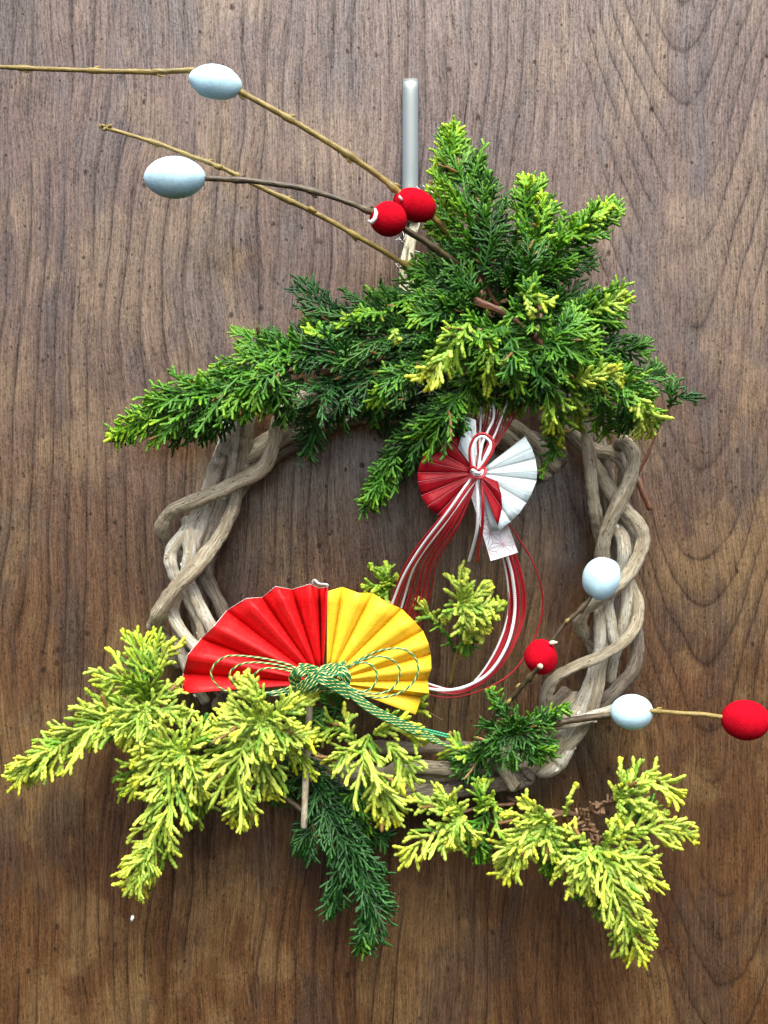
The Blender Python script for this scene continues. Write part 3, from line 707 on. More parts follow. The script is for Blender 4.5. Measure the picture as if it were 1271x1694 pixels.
frond(t, [(470, 610, .064), (430, 630, .068), (400, 690, .060)], 26, 'green', .2)
frond(t, [(440, 630, .06), (460, 650, .062), (430, 680, .056)], 18, 'green', .2)
frond(t, [(540, 600, .054), (500, 580, .058), (450, 590, .058)], 36, 'dark', .1)
frond(t, [(430, 650, .045), (380, 680, .045), (330, 720, .040)], 30, 'dark', .1)
# --- thin side twig right
t = thing('cypress_twig', P(1075, 760, .02), 'thin brown cypress twig with two tiny green tips outside the ring at upper right', 'twig')
stem(t, [(1050, 790, .016), (1068, 760, .02), (1090, 710, .024), (1108, 675, .028), (1122, 652, .03)], 2.8, 1.8, wob=.2)
stem(t, [(1048, 775, .012), (1062, 810, .016), (1076, 842, .018)], 7, 4, wob=.16)
frond(t, [(1108, 675, .028), (1112, 650, .032), (1116, 622, .03)], 11, 'dark')
frond(t, [(1118, 655, .030), (1135, 655, .034), (1152, 655, .032)], 10, 'deep')

GB = 'golden cypress sprigs round the bottom of the wreath'
# --- bottom left golden branch
t = thing('golden_cypress_branch', P(290, 1200, .04), 'long golden cypress branch reaching to the lower left below the red paper fan', 'evergreen branch')
stem(t, [(420, 1230, .030), (330, 1200, .036), (250, 1180, .040), (140, 1220, .046)], 4, 2.5, 'dead')
frond(t, [(262, 1180, .046), (180, 1190, .060), (100, 1235, .060), (24, 1288, .046)], 40, 'gold', .1, 1.0, base=.9)
frond(t, [(95, 1235, .062), (60, 1260, .060), (26, 1290, .052)], 26, 'gold', .1)
frond(t, [(262, 1178, .044), (210, 1175, .050), (150, 1200, .048)], 46, 'goldg', .3)
frond(t, [(245, 1160, .046), (240, 1120, .056), (238, 1058, .046)], 42, 'goldg', .1, 1.1)
frond(t, [(235, 1150, .050), (205, 1120, .058), (170, 1130, .052)], 32, 'gold', .1)
frond(t, [(255, 1120, .056), (262, 1095, .060), (285, 1070, .054)], 26, 'gold', .1)
fan(t, (242, 1168), [(-40, 65, 20, .055), (20, 85, 18, .055), (80, 12, 14, .05), (60, -45, 14, .052), (-70, 25, 16, .06)], 'gold', .060, .7)
frond(t, [(255, 1180, .046), (262, 1215, .050), (250, 1260, .044)], 32, 'gold', .1)
MB().blob(P(241, 1128, .046), (.006, .006, .004), 12, 8, lump=.3).build('withered_heart', 'dead', t)
# --- star and down spray
t = thing('golden_cypress_sprig', P(300, 1245, .04), 'golden cypress sprig with an orange heart and a long spray hanging to the lower left', 'evergreen sprig', GB)
stem(t, [(400, 1220, .03), (340, 1235, .04), (300, 1248, .046)], 3.5, 3, 'dead')
frond(t, [(300, 1248, .046), (285, 1320, .060), (250, 1400, .058), (224, 1472, .044)], 40, 'gold', .1, 1.0, base=.9)
frond(t, [(255, 1390, .062), (235, 1430, .060), (222, 1478, .052)], 26, 'gold', .1)
fan(t, (302, 1246), [(-82, 0, 24), (-60, -40, 22), (0, -75, 20, .05), (45, -55, 20, .05), (50, 25, 22), (40, 75, 24), (-75, 40, 24), (-50, 90, 26)], 'gold', .056, .7)
frond(t, [(300, 1260, .040), (330, 1300, .046), (315, 1355, .040)], 30, 'goldg', .1)
frond(t, [(290, 1260, .038), (240, 1270, .044), (215, 1310, .040)], 30, 'goldg', .1)
frond(t, [(340, 1180, .050), (345, 1210, .052), (325, 1240, .05)], 10, 'green', .1)
# --- right star
t = thing('golden_cypress_sprig', P(430, 1195, .045), 'spiky golden cypress sprig in front of the green cord knot and the red fan', 'evergreen sprig', GB)
stem(t, [(470, 1250, .03), (450, 1220, .045), (430, 1195, .056)], 3, 2.5, 'dead')
fan(t, (430, 1195), [(-40, -78, 17, .066), (-22, -85, 14, .07), (60, -45, 20, .066), (95, -48, 18, .06), (90, 25, 22, .06), (60, 45, 20, .058), (-60, -25, 20, .056), (-70, 20, 22), (20, 60, 20)], 'gold', .066, .7)
frond(t, [(425, 1200, .058), (395, 1260, .068), (400, 1352, .052)], 38, 'gold', .1, 1.0, base=.8)
frond(t, [(405, 1290, .064), (400, 1325, .062), (398, 1356, .056)], 24, 'gold', .1)
frond(t, [(430, 1210, .05), (440, 1270, .056), (450, 1320, .046)], 30, 'gold', .1)
frond(t, [(430, 1210, .044), (380, 1230, .05), (365, 1290, .044)], 34, 'goldg', .1)
frond(t, [(450, 1200, .044), (490, 1230, .05), (500, 1270, .044)], 30, 'goldg', .1)
# --- below yellow fan
t = thing('golden_cypress_sprig', P(600, 1210, .035), 'golden cypress sprig under the yellow half of the fan with bright tips pointing down', 'evergreen sprig', GB)
stem(t, [(540, 1260, .025), (580, 1235, .035), (610, 1215, .042)], 3.5, 2.5, 'dead')
frond(t, [(610, 1215, .044), (600, 1260, .054), (630, 1310, .052), (640, 1350, .042)], 44, 'gold', .1, 1.0, base=.8)
frond(t, [(590, 1230, .050), (575, 1205, .054), (575, 1180, .048)], 15, 'gold', .1)
frond(t, [(600, 1230, .050), (565, 1250, .054), (545, 1262, .05)], 24, 'gold', .1)
frond(t, [(620, 1215, .048), (660, 1200, .054), (706, 1228, .048)], 22, 'gold', .2)
frond(t, [(640, 1230, .050), (665, 1260, .054), (672, 1300, .048)], 30, 'gold', .1)
frond(t, [(575, 1210, .044), (548, 1205, .048), (532, 1218, .046)], 20, 'goldg', .1)
frond(t, [(630, 1290, .050), (638, 1320, .050), (636, 1352, .046)], 26, 'gold', .1)
frond(t, [(600, 1290, .034), (590, 1330, .038), (602, 1372, .032)], 26, 'green', .1)
frond(t, [(580, 1180, .026), (540, 1170, .028), (510, 1200, .026)], 34, 'dark', .1)
frond(t, [(640, 1190, .030), (690, 1170, .032), (705, 1150, .03)], 16, 'goldg', .1)
# --- dark hanging
t = thing('cypress_branch', P(540, 1320, .03), 'dark green cypress branch hanging straight down at the bottom of the wreath', 'evergreen branch')
stem(t, [(500, 1270, .022), (530, 1330, .032), (580, 1430, .036)], 4, 2.5)
frond(t, [(520, 1290, .030), (555, 1370, .044), (610, 1450, .044), (640, 1500, .036)], 37, 'deep', .1, 1.1, base=.8)
frond(t, [(590, 1420, .044), (615, 1500, .046), (604, 1568, .036)], 28, 'deep', .1, 1.1)
frond(t, [(560, 1400, .038), (560, 1450, .042), (548, 1515, .036)], 22, 'deep', .1)
frond(t, [(540, 1300, .030), (580, 1350, .036), (640, 1390, .030)], 30, 'deep', .1)
frond(t, [(530, 1320, .030), (515, 1370, .034), (505, 1410, .030)], 26, 'deep', .1)
frond(t, [(500, 1240, .024), (520, 1290, .030), (560, 1330, .028)], 34, 'deep', .1)
frond(t, [(520, 1290, .022), (480, 1290, .026), (470, 1320, .022)], 30, 'dark', .1)
frond(t, [(600, 1530, .044), (600, 1552, .044), (598, 1572, .04)], 14, 'dark', .1)
# --- small green at bottom middle
t = thing('cypress_sprig', P(850, 1220, .035), 'small dark green star shaped cypress sprig lying on the bottom right of the vine ring', 'evergreen sprig', G)
stem(t, [(900, 1240, .03), (870, 1230, .04), (850, 1215, .045)], 3, 2)
fan(t, (852, 1215), [(-36, -68, 10, .055), (0, -42, 11, .056), (-55, -18, 12, .05), (36, -36, 11, .055), (85, -45, 13, .05), (66, 14, 14, .05), (44, 44, 13, .045), (-5, 58, 13, .05), (-72, 40, 16, .044), (-45, 14, 15)], 'dark', .052, .75)
frond(t, [(850, 1220, .050), (885, 1190, .056), (940, 1168, .050)], 11, 'green', .1)
frond(t, [(850, 1225, .050), (880, 1240, .054), (918, 1242, .046)], 18, 'green', .1)
frond(t, [(800, 1250, .036), (760, 1240, .042), (742, 1215, .040)], 16, 'goldg', .1)
frond(t, [(830, 1240, .036), (790, 1260, .042), (750, 1262, .038)], 26, 'dark', .1)
frond(t, [(828, 1180, .054), (818, 1160, .056), (814, 1138, .052)], 10, 'green', .1)
# --- bottom right gold A
t = thing('golden_cypress_sprig', P(760, 1345, .035), 'yellow cypress sprig with forked fingers just below the bottom of the vine ring', 'evergreen sprig', GB)
stem(t, [(850, 1330, .030), (800, 1335, .036), (760, 1345, .042)], 3.5, 2.5, 'dead')
frond(t, [(765, 1345, .044), (735, 1370, .054), (700, 1390, .054), (664, 1424, .044)], 26, 'gold', .1, .8, base=.9)
fan(t, (765, 1350), [(-45, -48, 18, .055), (-90, -28, 16, .05), (-15, 55, 18, .052), (25, 45, 14, .048), (-35, 60, 16, .054)], 'gold', .052, .75)
frond(t, [(790, 1340, .044), (800, 1320, .052), (800, 1290, .048)], 20, 'goldg', .1)
frond(t, [(810, 1320, .044), (820, 1340, .050), (838, 1352, .044)], 18, 'goldg', .1)
frond(t, [(805, 1340, .040), (790, 1380, .046), (800, 1425, .040)], 22, 'green', .1)
# --- bottom right gold B
t = thing('golden_cypress_sprig', P(900, 1360, .035), 'golden cypress sprig with long drooping fingers left of the withered brown stem', 'evergreen sprig', GB)
stem(t, [(960, 1345, .034), (920, 1350, .042), (900, 1362, .046)], 3, 2.2, 'dead')
frond(t, [(915, 1355, .046), (880, 1380, .056), (855, 1410, .056), (832, 1450, .046)], 28, 'gold', .1, .8, base=.9)
fan(t, (905, 1362), [(-48, -40, 16, .054), (-70, -12, 15, .052), (5, -20, 10, .055), (-45, 75, 14, .054), (10, 62, 13, .05), (-85, 40, 14, .05), (30, 20, 14, .046), (35, 80, 14, .044)], 'gold', .052, .7)
frond(t, [(935, 1350, .044), (940, 1325, .050), (954, 1296, .048)], 8, 'gold', .1, .7)
frond(t, [(905, 1380, .038), (910, 1410, .042), (915, 1450, .038)], 20, 'green', .1)
# --- bottom right gold C big
t = thing('golden_cypress_branch', P(985, 1395, .035), 'large golden cypress branch on a withered brown stem at the lower right', 'evergreen branch')
stem(t, [(840, 1320, .02), (900, 1340, .030), (955, 1350, .042), (985, 1375, .05), (988, 1400, .05)], 4.5, 6, 'dead', wob=.3)
stem(t, [(955, 1350, .042), (985, 1335, .050), (1022, 1322, .054)], 4.5, 3.5, 'dead', wob=.3)
dd = MB()
for k in range(60):
    t_ = rng.random(); a0 = (955 + 65 * t_, 1350 - 28 * t_) if k % 2 else (958 + 32 * t_, 1345 + 50 * t_)
    an = rng.uniform(0, 6.28); l = rng.uniform(6, 15)
    dd.tube(spline(pp([(*a0, .05), (a0[0] + math.cos(an) * l, a0[1] + math.sin(an) * l, .05 + rng.uniform(-.003, .007))]), 4), 2.3 * S, 5, .15)
dd.build('withered_needles', 'dead', t)
frond(t, [(1018, 1325, .056), (1055, 1290, .062), (1095, 1295, .060), (1126, 1320, .050)], 26, 'gold', .1, .8, base=.8)
fan(t, (1025, 1322), [(0, -68, 8, .06), (25, -48, 11, .06), (60, -40, 12, .06), (80, 25, 14, .055), (50, 12, 12, .058), (10, 42, 14, .055)], 'gold', .060, .7)
frond(t, [(1010, 1385, .056), (1060, 1370, .066), (1110, 1375, .064), (1154, 1384, .052)], 27, 'gold', .1, .8, base=.8)
fan(t, (1000, 1400), [(15, -45, 11, .066), (45, -40, 11, .064), (85, 35, 20, .06), (100, 65, 18, .056), (35, 80, 18, .062)], 'gold', .060, .75)
frond(t, [(985, 1400, .056), (1010, 1450, .070), (1035, 1510, .066), (1050, 1576, .050)], 44, 'gold', .1, 1.0, base=.8)
frond(t, [(1030, 1500, .068), (1045, 1540, .066), (1052, 1580, .056)], 28, 'gold', .1, .9)
fan(t, (978, 1402), [(-45, -35, 10, .05), (-60, 50, 13, .056), (-35, 80, 14, .058), (0, 95, 16, .06), (-20, 50, 12, .062)], 'gold', .058, .7)
frond(t, [(975, 1405, .040), (930, 1410, .046), (908, 1445, .042)], 22, 'green', .1)
frond(t, [(990, 1410, .040), (985, 1460, .046), (995, 1500, .042)], 26, 'green', .1)
frond(t, [(1030, 1330, .044), (1060, 1340, .048), (1075, 1335, .044)], 20, 'green', .1)
frond(t, [(1040, 1400, .06), (1062, 1420, .064), (1080, 1450, .056)], 20, 'gold', .1, .8)
# --- centre gold
t = thing('golden_cypress_sprig', P(760, 1075, .03), 'small golden cypress sprig standing inside the ring between the red cords', 'evergreen sprig', GB)
stem(t, [(745, 1130, .018), (754, 1085, .028), (765, 1050, .036), (765, 1010, .04)], 3, 2, 'twig')
frond(t, [(752, 1078, .030), (738, 1048, .036), (715, 1028, .036), (690, 1000, .034)], 7, 'green', .1, .5)
frond(t, [(725, 1030, .038), (706, 1012, .042), (690, 990, .036)], 16, 'gold', .1, .8)
frond(t, [(765, 1020, .040), (758, 975, .050), (766, 938, .040)], 20, 'gold', .1, .7)
fan(t, (762, 1000), [(60, 0, 16, .05), (50, -35, 15, .048), (62, 22, 13, .048), (48, 45, 14, .045), (35, 62, 12, .042), (15, 62, 12, .04), (-28, 30, 10, .05), (10, -58, 12, .055)], 'gold', .050, .5)
frond(t, [(790, 1030, .04), (815, 1015, .046), (834, 995, .042)], 12, 'goldg', .1, .8)
frond(t, [(765, 1035, .032), (775, 1055, .036), (770, 1082, .032)], 14, 'green', .1)
t = thing('golden_cypress_sprig', P(640, 985, .02), 'tiny golden cypress sprig behind the hanging red cords just above the yellow fan', 'evergreen sprig', GB)
stem(t, [(665, 1040, .012), (652, 1000, .02), (640, 970, .024)], 2.5, 2, 'twig')
fan(t, (643, 972), [(-42, 0, 12, .03), (-32, -38, 11, .03), (-5, -42, 10, .03), (-35, 22, 11, .028), (12, -20, 8, .026), (-10, 30, 9, .026)], 'goldg', .026, .8)

# ================================================================== TWIGS WITH COCOONS
def twig(pts, r0, r1, mat, parent, nodes=None, name='twig_shaft'):
    p = spline(pp(pts), step=.0018); n_ = len(p); rr = np.linspace(r0, r1, n_) * S
    p = p + np.cumsum(rng.normal(size=p.shape) * .00006, 0)
    ks = np.arange(8, n_ - 4, 17) if nodes is None else nodes
    for k in ks:
        k = min(int(k), n_ - 2); rr[max(0, k - 1):k + 2] *= 1.30
    mb = MB().tube(p, rr, 9, .05)
    for q_, k in enumerate(ks):
        k = min(int(k), n_ - 3); t_ = p[k + 1] - p[k]; t_ /= np.linalg.norm(t_); sdv = np.cross(t_, (0, -1, 0)) * (1 if q_ % 2 else -1)
        a_ = p[k] + sdv * rr[k] * .6
        mb.tube(spline([a_, a_ + t_ * .0016 + sdv * rr[k] * .6, a_ + t_ * .0034 + sdv * rr[k] * .75], 5), np.array([1, .95, .8, .6, .25]) * rr[k] * .55, 6)
    return mb.build(name, mat, parent)
def cocoon(parent, c, rx, ry, ang, mat, name, seed, point=.05, lump=.022):
    a_ = math.radians(ang); ax = (math.cos(a_), 0, math.sin(a_)); q_ = (D - c[2]) / D; rx *= q_; ry *= q_
    return MB().blob(P(*c), (rx * S, ry * S, ry * S), 32, 24, ax=ax, lump=lump, seed=seed, point=point).build(name, mat, parent)

t = thing('cocoon_twig', P(520, 220, .09), 'upper olive twig leaving the frame at left, threaded with a white and a red cocoon', 'decorated twig')
twig([(-60, 105, .10), (0, 111, .10), (120, 117, .10), (240, 121, .10), (322, 119, .10)], 3.0, 4.0, 'twig', t)
twig([(322, 119, .10), (357, 134, .10), (398, 152, .098), (450, 180, .096), (520, 220, .092), (590, 265, .088), (640, 300, .084), (686, 338, .080), (718, 358, .076), (780, 420, .06), (830, 470, .05)], 4.0, 5.0, 'twig', t)
cocoon(t, (357, 136, .10), 42, 28, -10, 'cocoon', 'white_cocoon', 3)
cocoon(t, (686, 339, .080), 36, 27, -22, 'red_felt', 'red_cocoon', 5, 0, .035)
MB().blob(P(321, 125, .104), (2.5 * S, 2 * S, 5 * S), 8, 6, ax=(0, 0, 1), lump=.3, seed=8).build('torn_edge', 'edge', t)
MB().add([P(659, 327, .086), P(664, 333, .089), P(667, 330, .090), P(661, 322, .088), P(659, 327, .0845), P(664, 333, .0875), P(667, 330, .0885), P(661, 322, .0865)], [(0, 1, 2, 3), (7, 6, 5, 4), (0, 4, 5, 1), (1, 5, 6, 2), (2, 6, 7, 3), (3, 7, 4, 0)]).build('torn_edge', 'edge', t)

t = thing('cocoon_twig', P(500, 315, .1), 'dark middle twig ending in a white cocoon, with a red cocoon near the hook', 'decorated twig')
twig([(340, 295, .106), (420, 300, .106), (500, 312, .104), (560, 330, .102), (614, 352, .098), (643, 363, .095), (676, 384, .090), (720, 412, .082), (756, 438, .072), (792, 470, .06)], 4.0, 5.0, 'twig_dark', t)
cocoon(t, (290, 294, .106), 49, 34, 0, 'cocoon', 'white_cocoon', 11)
MB().blob(P(241, 296, .106), (4 * S, 3 * S, 3 * S), 10, 8, lump=.2).build('twig_tip', 'stick', t)
cocoon(t, (643, 362, .095), 31, 28.5, 0, 'red_felt', 'red_cocoon', 12, 0, .03)
for a0 in (0, 1):    # split paper collar where the twig enters
    q = []
    for k in range(9):
        an = math.radians(140 + k * 15 - 30 + a0 * 20); q.append(P(617 + 9 * math.cos(an) * (-1), 356 - 11 * math.sin(an) * (-1) - 3, .104 + .002 * math.sin(k)))
    if a0 == 0: MB().tube(np.array([P(621, 345, .106), P(623, 352, .108), P(621, 361, .108), P(615, 368, .107), P(609, 365, .107)]), np.array([1.2, 2.4, 2.8, 3.0, 1.4]) * S, 6, .1, flat=.5).build('torn_edge', 'edge', t)

t = thing('bare_twig', P(420, 302, .09), 'slender bare olive twig crossing under the dark cocoon twig, without cocoons', 'twig')
twig([(165, 208, .096), (190, 216, .097), (270, 240, .098), (340, 265, .097), (385, 284, .096), (420, 302, .095), (520, 350, .088), (600, 395, .078), (668, 434, .066), (720, 470, .05)], 2.8, 4.0, 'twig', t)
for (x, y, dx, dy) in ((176, 210, -9, -4), (176, 211, -6, 5), (180, 211, 6, -6)):
    MB().tube(spline(pp([(x, y, .097), (x + dx * .6, y + dy * .6, .098), (x + dx, y + dy, .098)]), 6), np.array([2.4, 2.6, 2.6, 2.2, 1.6, .8]) * S, 6).build('bud', 'twig', t)
for (x, y) in ((362, 276), (516, 346)):
    MB().blob(P(x, y, .100), (8 * S, 4 * S, 4 * S), 10, 8, ax=(.9, 0, -.3), lump=.2, seed=x).build('bud', 'twig', t)

t = thing('cocoon_twig', P(930, 1035, .06), 'short twig with white cocoon over the right vines and red cocoon inside the ring', 'decorated twig')
twig([(990, 970, .068), (965, 1003, .066), (935, 1032, .064), (912, 1062, .062), (897, 1088, .060)], 3.0, 4.0, 'twig_dark', t)
twig([(893, 1104, .074), (874, 1124, .066), (850, 1152, .056), (825, 1178, .044), (806, 1210, .034)], 3.8, 5.0, 'twig_dark', t)
cocoon(t, (995, 957, .066), 36, 31, 75, 'cocoon', 'white_cocoon', 21, .03, .05)
cocoon(t, (895, 1087, .060), 29, 27.5, 90, 'red_felt', 'red_cocoon', 22, 0, .035)
MB().blob(P(894, 1102, .0755), (4.6 * S, 4.2 * S, 4 * S), 10, 8, lump=.15).build('cut_end', 'stick', t)
MB().blob(P(915, 1063, .0665), (6 * S, 3 * S, 3 * S), 10, 8, ax=(1, 0, .2), lump=.3, seed=4).build('bud', 'stick', t)
MB().blob(P(938, 1027, .0665), (5 * S, 3.4 * S, 3 * S), 10, 8, ax=(1, 0, 1.2), lump=.3, seed=2).build('bud', 'twig', t)
for (x, y) in ((858, 1135), (842, 1160)): MB().blob(P(x, y, .060), (5 * S, 3 * S, 3 * S), 10, 8, ax=(1, 0, .8), lump=.3, seed=x).build('bud', 'twig', t)

t = thing('cocoon_twig', P(1040, 1180, .06), 'horizontal lower right twig with a white cocoon and a red one at the frame edge', 'decorated twig')
twig([(880, 1201, .046), (930, 1194, .050), (985, 1186, .056), (1020, 1181, .060)], 6.5, 4.5, 'twig_dark', t)
twig([(1062, 1174, .068), (1082, 1176, .066), (1120, 1179, .064), (1160, 1181, .064), (1200, 1186, .064)], 3.2, 3.6, 'twig', t)
cocoon(t, (1046, 1178, .060), 35, 29, -3, 'cocoon', 'white_cocoon', 31, .02, .03)
cocoon(t, (1234, 1191, .064), 40, 33, 0, 'red_felt', 'red_cocoon', 32, 0, .025)
t = thing('bare_twig', P(700, 1165, .02), 'hair-thin brown twig sticking out beneath the lower corner of the yellow fan', 'twig')
twig([(650, 1190, .02), (690, 1172, .022), (733, 1193 - 2, .024)], 1.0, .8, 'dead', t)

# ================================================================== PLEATED FANS
def panel(parent, a0, a1, b1, b0, mat, edge=None, th=.00035, bow=.0003, label=None):
    """thin folded paper strip between ridge a0-a1 and ridge b0-b1 (inner, outer, outer, inner)"""
    a0, a1, b1, b0 = (np.asarray(q, float) for q in (a0, a1, b1, b0)); nu, nv = 7, 4; V = []
    nrm = np.cross(a1 - a0, b1 - a0); nrm /= np.linalg.norm(nrm)
    if nrm[1] > 0: nrm = -nrm
    for s_ in (0, 1):
        for i in range(nu):
            for j in range(nv):
                u, v = i / (nu - 1), j / (nv - 1)
                p = (a0 * (1 - u) + a1 * u) * (1 - v) + (b0 * (1 - u) + b1 * u) * v
                p = p + nrm * (bow * math.sin(math.pi * v) * u * math.sin(2.2 * u + 1) - s_ * th)
                V.append(p)
    Q = []; m_ = nu * nv
    for i in range(nu - 1):
        for j in range(nv - 1):
            q = (i * nv + j, (i + 1) * nv + j, (i + 1) * nv + j + 1, i * nv + j + 1)
            Q += [q, tuple(k + m_ for k in reversed(q))]
    rim = [i * nv for i in range(nu)] + [(nu - 1) * nv + j for j in range(1, nv)] + [i * nv + nv - 1 for i in range(nu - 2, -1, -1)] + [j for j in range(nv - 2, 0, -1)]
    for k in range(len(rim)):
        x, y = rim[k], rim[(k + 1) % len(rim)]; Q.append((x, x + m_, y + m_, y))
    o = MB().add(V, Q).build('pleat', mat, parent, smooth=False)
    if label: o['label'] = label
    return o
fanb = thing('paper_fan', P(530, 1110, .045), 'large pleated paper fan, left half red and right half yellow', 'paper fan')
HF = .046
redo = [(301, 1147, 0), (303, 1114, 1), (311, 1083, 0), (333, 1056, 1), (354, 1036, 0), (375, 1010, 1), (407, 990, 0), (434, 988, 1), (456, 970, 0), (483, 975, 1), (513, 966, 0), (528, 973, 1), (542, 971, 0)]
yelo = [(542, 978, 1), (567, 971, 0), (594, 981, 1), (617, 981, 0), (641, 997, 1), (665, 1007, 0), (683, 1025, 1), (700, 1043, 0), (709, 1064, 1), (713, 1083, 0), (714, 1106, 1), (708, 1126, 0), (710, 1147, 1), (698, 1153, 0), (688, 1182, 1)]
def fan_side(outer, piv, mat, parent, h0, amp, label, tilt=0., inner=18, fold=None):
    pts = []
    for (x, y, up) in outer:
        d = np.array((x - piv[0], y - piv[1]), float); L = np.linalg.norm(d); d /= L
        h = h0 + (amp if not up else -amp) + tilt * (piv[1] - y)
        pts.append((P(piv[0] + d[0] * inner, piv[1] + d[1] * inner, h0 + (amp if not up else -amp) * .15), P(x, y, h)))
    if fold:
        mb = MB()
        for p0, p1 in pts[:-1]:
            q = spline([p0 + np.array((0, -.0003, 0)), p1 + np.array((0, -.0002, 0))], 5); mb.tube(q, .28 * S, 5)
        mb.build('fold_line', fold, parent)
    for k in range(len(pts) - 1): panel(parent, pts[k][0], pts[k][1], pts[k + 1][1], pts[k + 1][0], mat, label=label if k == 0 else label)
fan_side(redo, (533, 1130), 'red_paper', fanb, HF, .0064, 'red paper pleat')
fan_side([(x, y, 1 - u) for x, y, u in yelo], (541, 1128), 'yellow_paper', fanb, HF, .0036, 'yellow paper pleat')
# cream edge showing along the scalloped rim of the red half
for k in range(len(redo) - 1):
    (x0, y0, u0), (x1, y1, u1) = redo[k], redo[k + 1]
    MB().tube(np.array([P(x0, y0, HF + (.0064 if not u0 else -.0064)), P(x1, y1, HF + (.0064 if not u1 else -.0064))]), .38 * S, 5).build('rim_edge', 'edge', fanb)
MB().tube(spline(pp([(517, 966, .050), (521, 960, .053), (528, 966, .055), (538, 967, .052), (543, 970, .049)]), 14), np.array([1] + [3.4] * 12 + [1]) * S, 8, .15, flat=.5).build('curled_lining', 'white_paper', fanb)

fans = thing('paper_fan', P(790, 783, .05), 'small round pleated paper fan, left part crimson and right part white', 'paper fan')
HS = .070; pv = (790, 783)
wo = [(869, 722, 1), (880, 741, 0), (886, 759, 1), (889, 779, 0), (888, 795, 1), (880, 816, 0), (871, 832, 1), (860, 848, 0), (845, 863, 1), (828, 876, 0), (812, 876, 1)]
fan_side(wo, pv, 'white_paper', fans, HS, .0013, 'white paper pleat', inner=9, fold='edge')
fan_side([(824, 797, 1), (829, 815, 0), (831, 841, 1), (824, 870, 0)], pv, 'crimson_paper', fans, HS + .0050, .0016, 'crimson paper pleat', inner=9, fold='worn_fold')
ro_ = [(758, 716, 1), (738, 724, 0), (714, 740, 1), (697, 762, 0), (691, 782, 1), (692, 797, 0), (697, 820, 1), (707, 838, 0), (724, 852, 1), (750, 862, 0)]
fan_side(ro_, pv, 'crimson_paper', fans, HS, .0013, 'crimson paper pleat', inner=9, fold='worn_fold')
fan_side([(758, 740, 1), (768, 703, 0), (775, 690, 1), (787, 695, 0)], pv, 'white_paper', fans, HS + .0030, .0015, 'white paper pleat', inner=9, fold='edge')

# patterned paper tag
tg = thing('paper_tag', P(820, 870, .038), 'white paper strip printed with pale pink hemp leaf pattern below the small fan', 'paper tag')
A, B_, Cc, Dd = P(773, 800, .0665), P(812, 928, .061), P(857, 914, .061), P(806, 770, .0665)
def tagpt(u, v, off): return (A * (1 - u) + Dd * u) * (1 - v) + (B_ * (1 - u) + Cc * u) * v + np.array((0, -off, 0))
V = []; 
for off in (0, -.0004):
    for i in range(9):
        for j in range(3): V.append(tagpt(j / 2, i / 8, off + .0015 * math.sin(i / 8 * 3.1)))
Q = []
for i in range(8):
    for j in range(2):
        q = (i * 3 + j, i * 3 + j + 1, i * 3 + j + 4, i * 3 + j + 3); Q += [q, tuple(k + 27 for k in reversed(q))]
rim = [0, 3, 6, 9, 12, 15, 18, 21, 24, 25, 26, 23, 20, 17, 14, 11, 8, 5, 2, 1]
for k in range(20): x, y = rim[k], rim[(k + 1) % 20]; Q.append((x, x + 27, y + 27, y))
MB().add(V, Q).build('paper_strip', 'tag_paper', tg, smooth=False)
lines = MB(); Wt = np.linalg.norm(Dd - A); Ht = np.linalg.norm(B_ - A); cell = Wt * .60; hh = cell * math.sqrt(3) / 2
segs = set()
def tri(p, q, r_):
    c_ = ((p[0] + q[0] + r_[0]) / 3, (p[1] + q[1] + r_[1]) / 3)
    for a_, b_ in ((p, q), (q, r_), (r_, p)): segs.add((a_, b_) if a_ < b_ else (b_, a_))
    for a_ in (p, q, r_): segs.add((a_, c_))
for i in range(-1, 12):
    for j in range(-2, 4):
        x = j * cell + (i % 2) * cell / 2 + Wt * .28; y = i * hh
        tri((round(x, 6), round(y, 6)), (round(x + cell, 6), round(y, 6)), (round(x + cell / 2, 6), round(y + hh, 6)))
        tri((round(x, 6), round(y, 6)), (round(x + cell / 2, 6), round(y + hh, 6)), (round(x - cell / 2, 6), round(y + hh, 6)))
def clip(a_, b_):
    t0, t1 = 0., 1.; dx, dy = b_[0] - a_[0], b_[1] - a_[1]; mgn = .0006
    for p_, q_ in ((-dx, a_[0] - mgn), (dx, Wt - mgn - a_[0]), (-dy, a_[1] - mgn), (dy, Ht - mgn - a_[1])):
        if abs(p_) < 1e-12:
            if q_ < 0: return None
        else:
            r_ = q_ / p_
            if p_ < 0: t0 = max(t0, r_)
            else: t1 = min(t1, r_)
    return None if t0 >= t1 else ((a_[0] + dx * t0, a_[1] + dy * t0), (a_[0] + dx * t1, a_[1] + dy * t1))
for a_, b_ in sorted(segs):
    r_ = clip(a_, b_)
    if not r_: continue
    (x0, y0), (x1, y1) = r_; L = math.hypot(x1 - x0, y1 - y0)
    if L < .0004: continue
    nx, ny = -(y1 - y0) / L * .00016, (x1 - x0) / L * .00016
    def T_(x, y): return tagpt(x / Wt, y / Ht, .00022 + .0015 * math.sin(y / Ht * 3.1))
    lines.add([T_(x0 + nx, y0 + ny), T_(x1 + nx, y1 + ny), T_(x1 - nx, y1 - ny), T_(x0 - nx, y0 - ny)], [(0, 3, 2, 1)])
tag(lines.build('printed_pattern', 'ink', tg, smooth=False), kind='stuff')

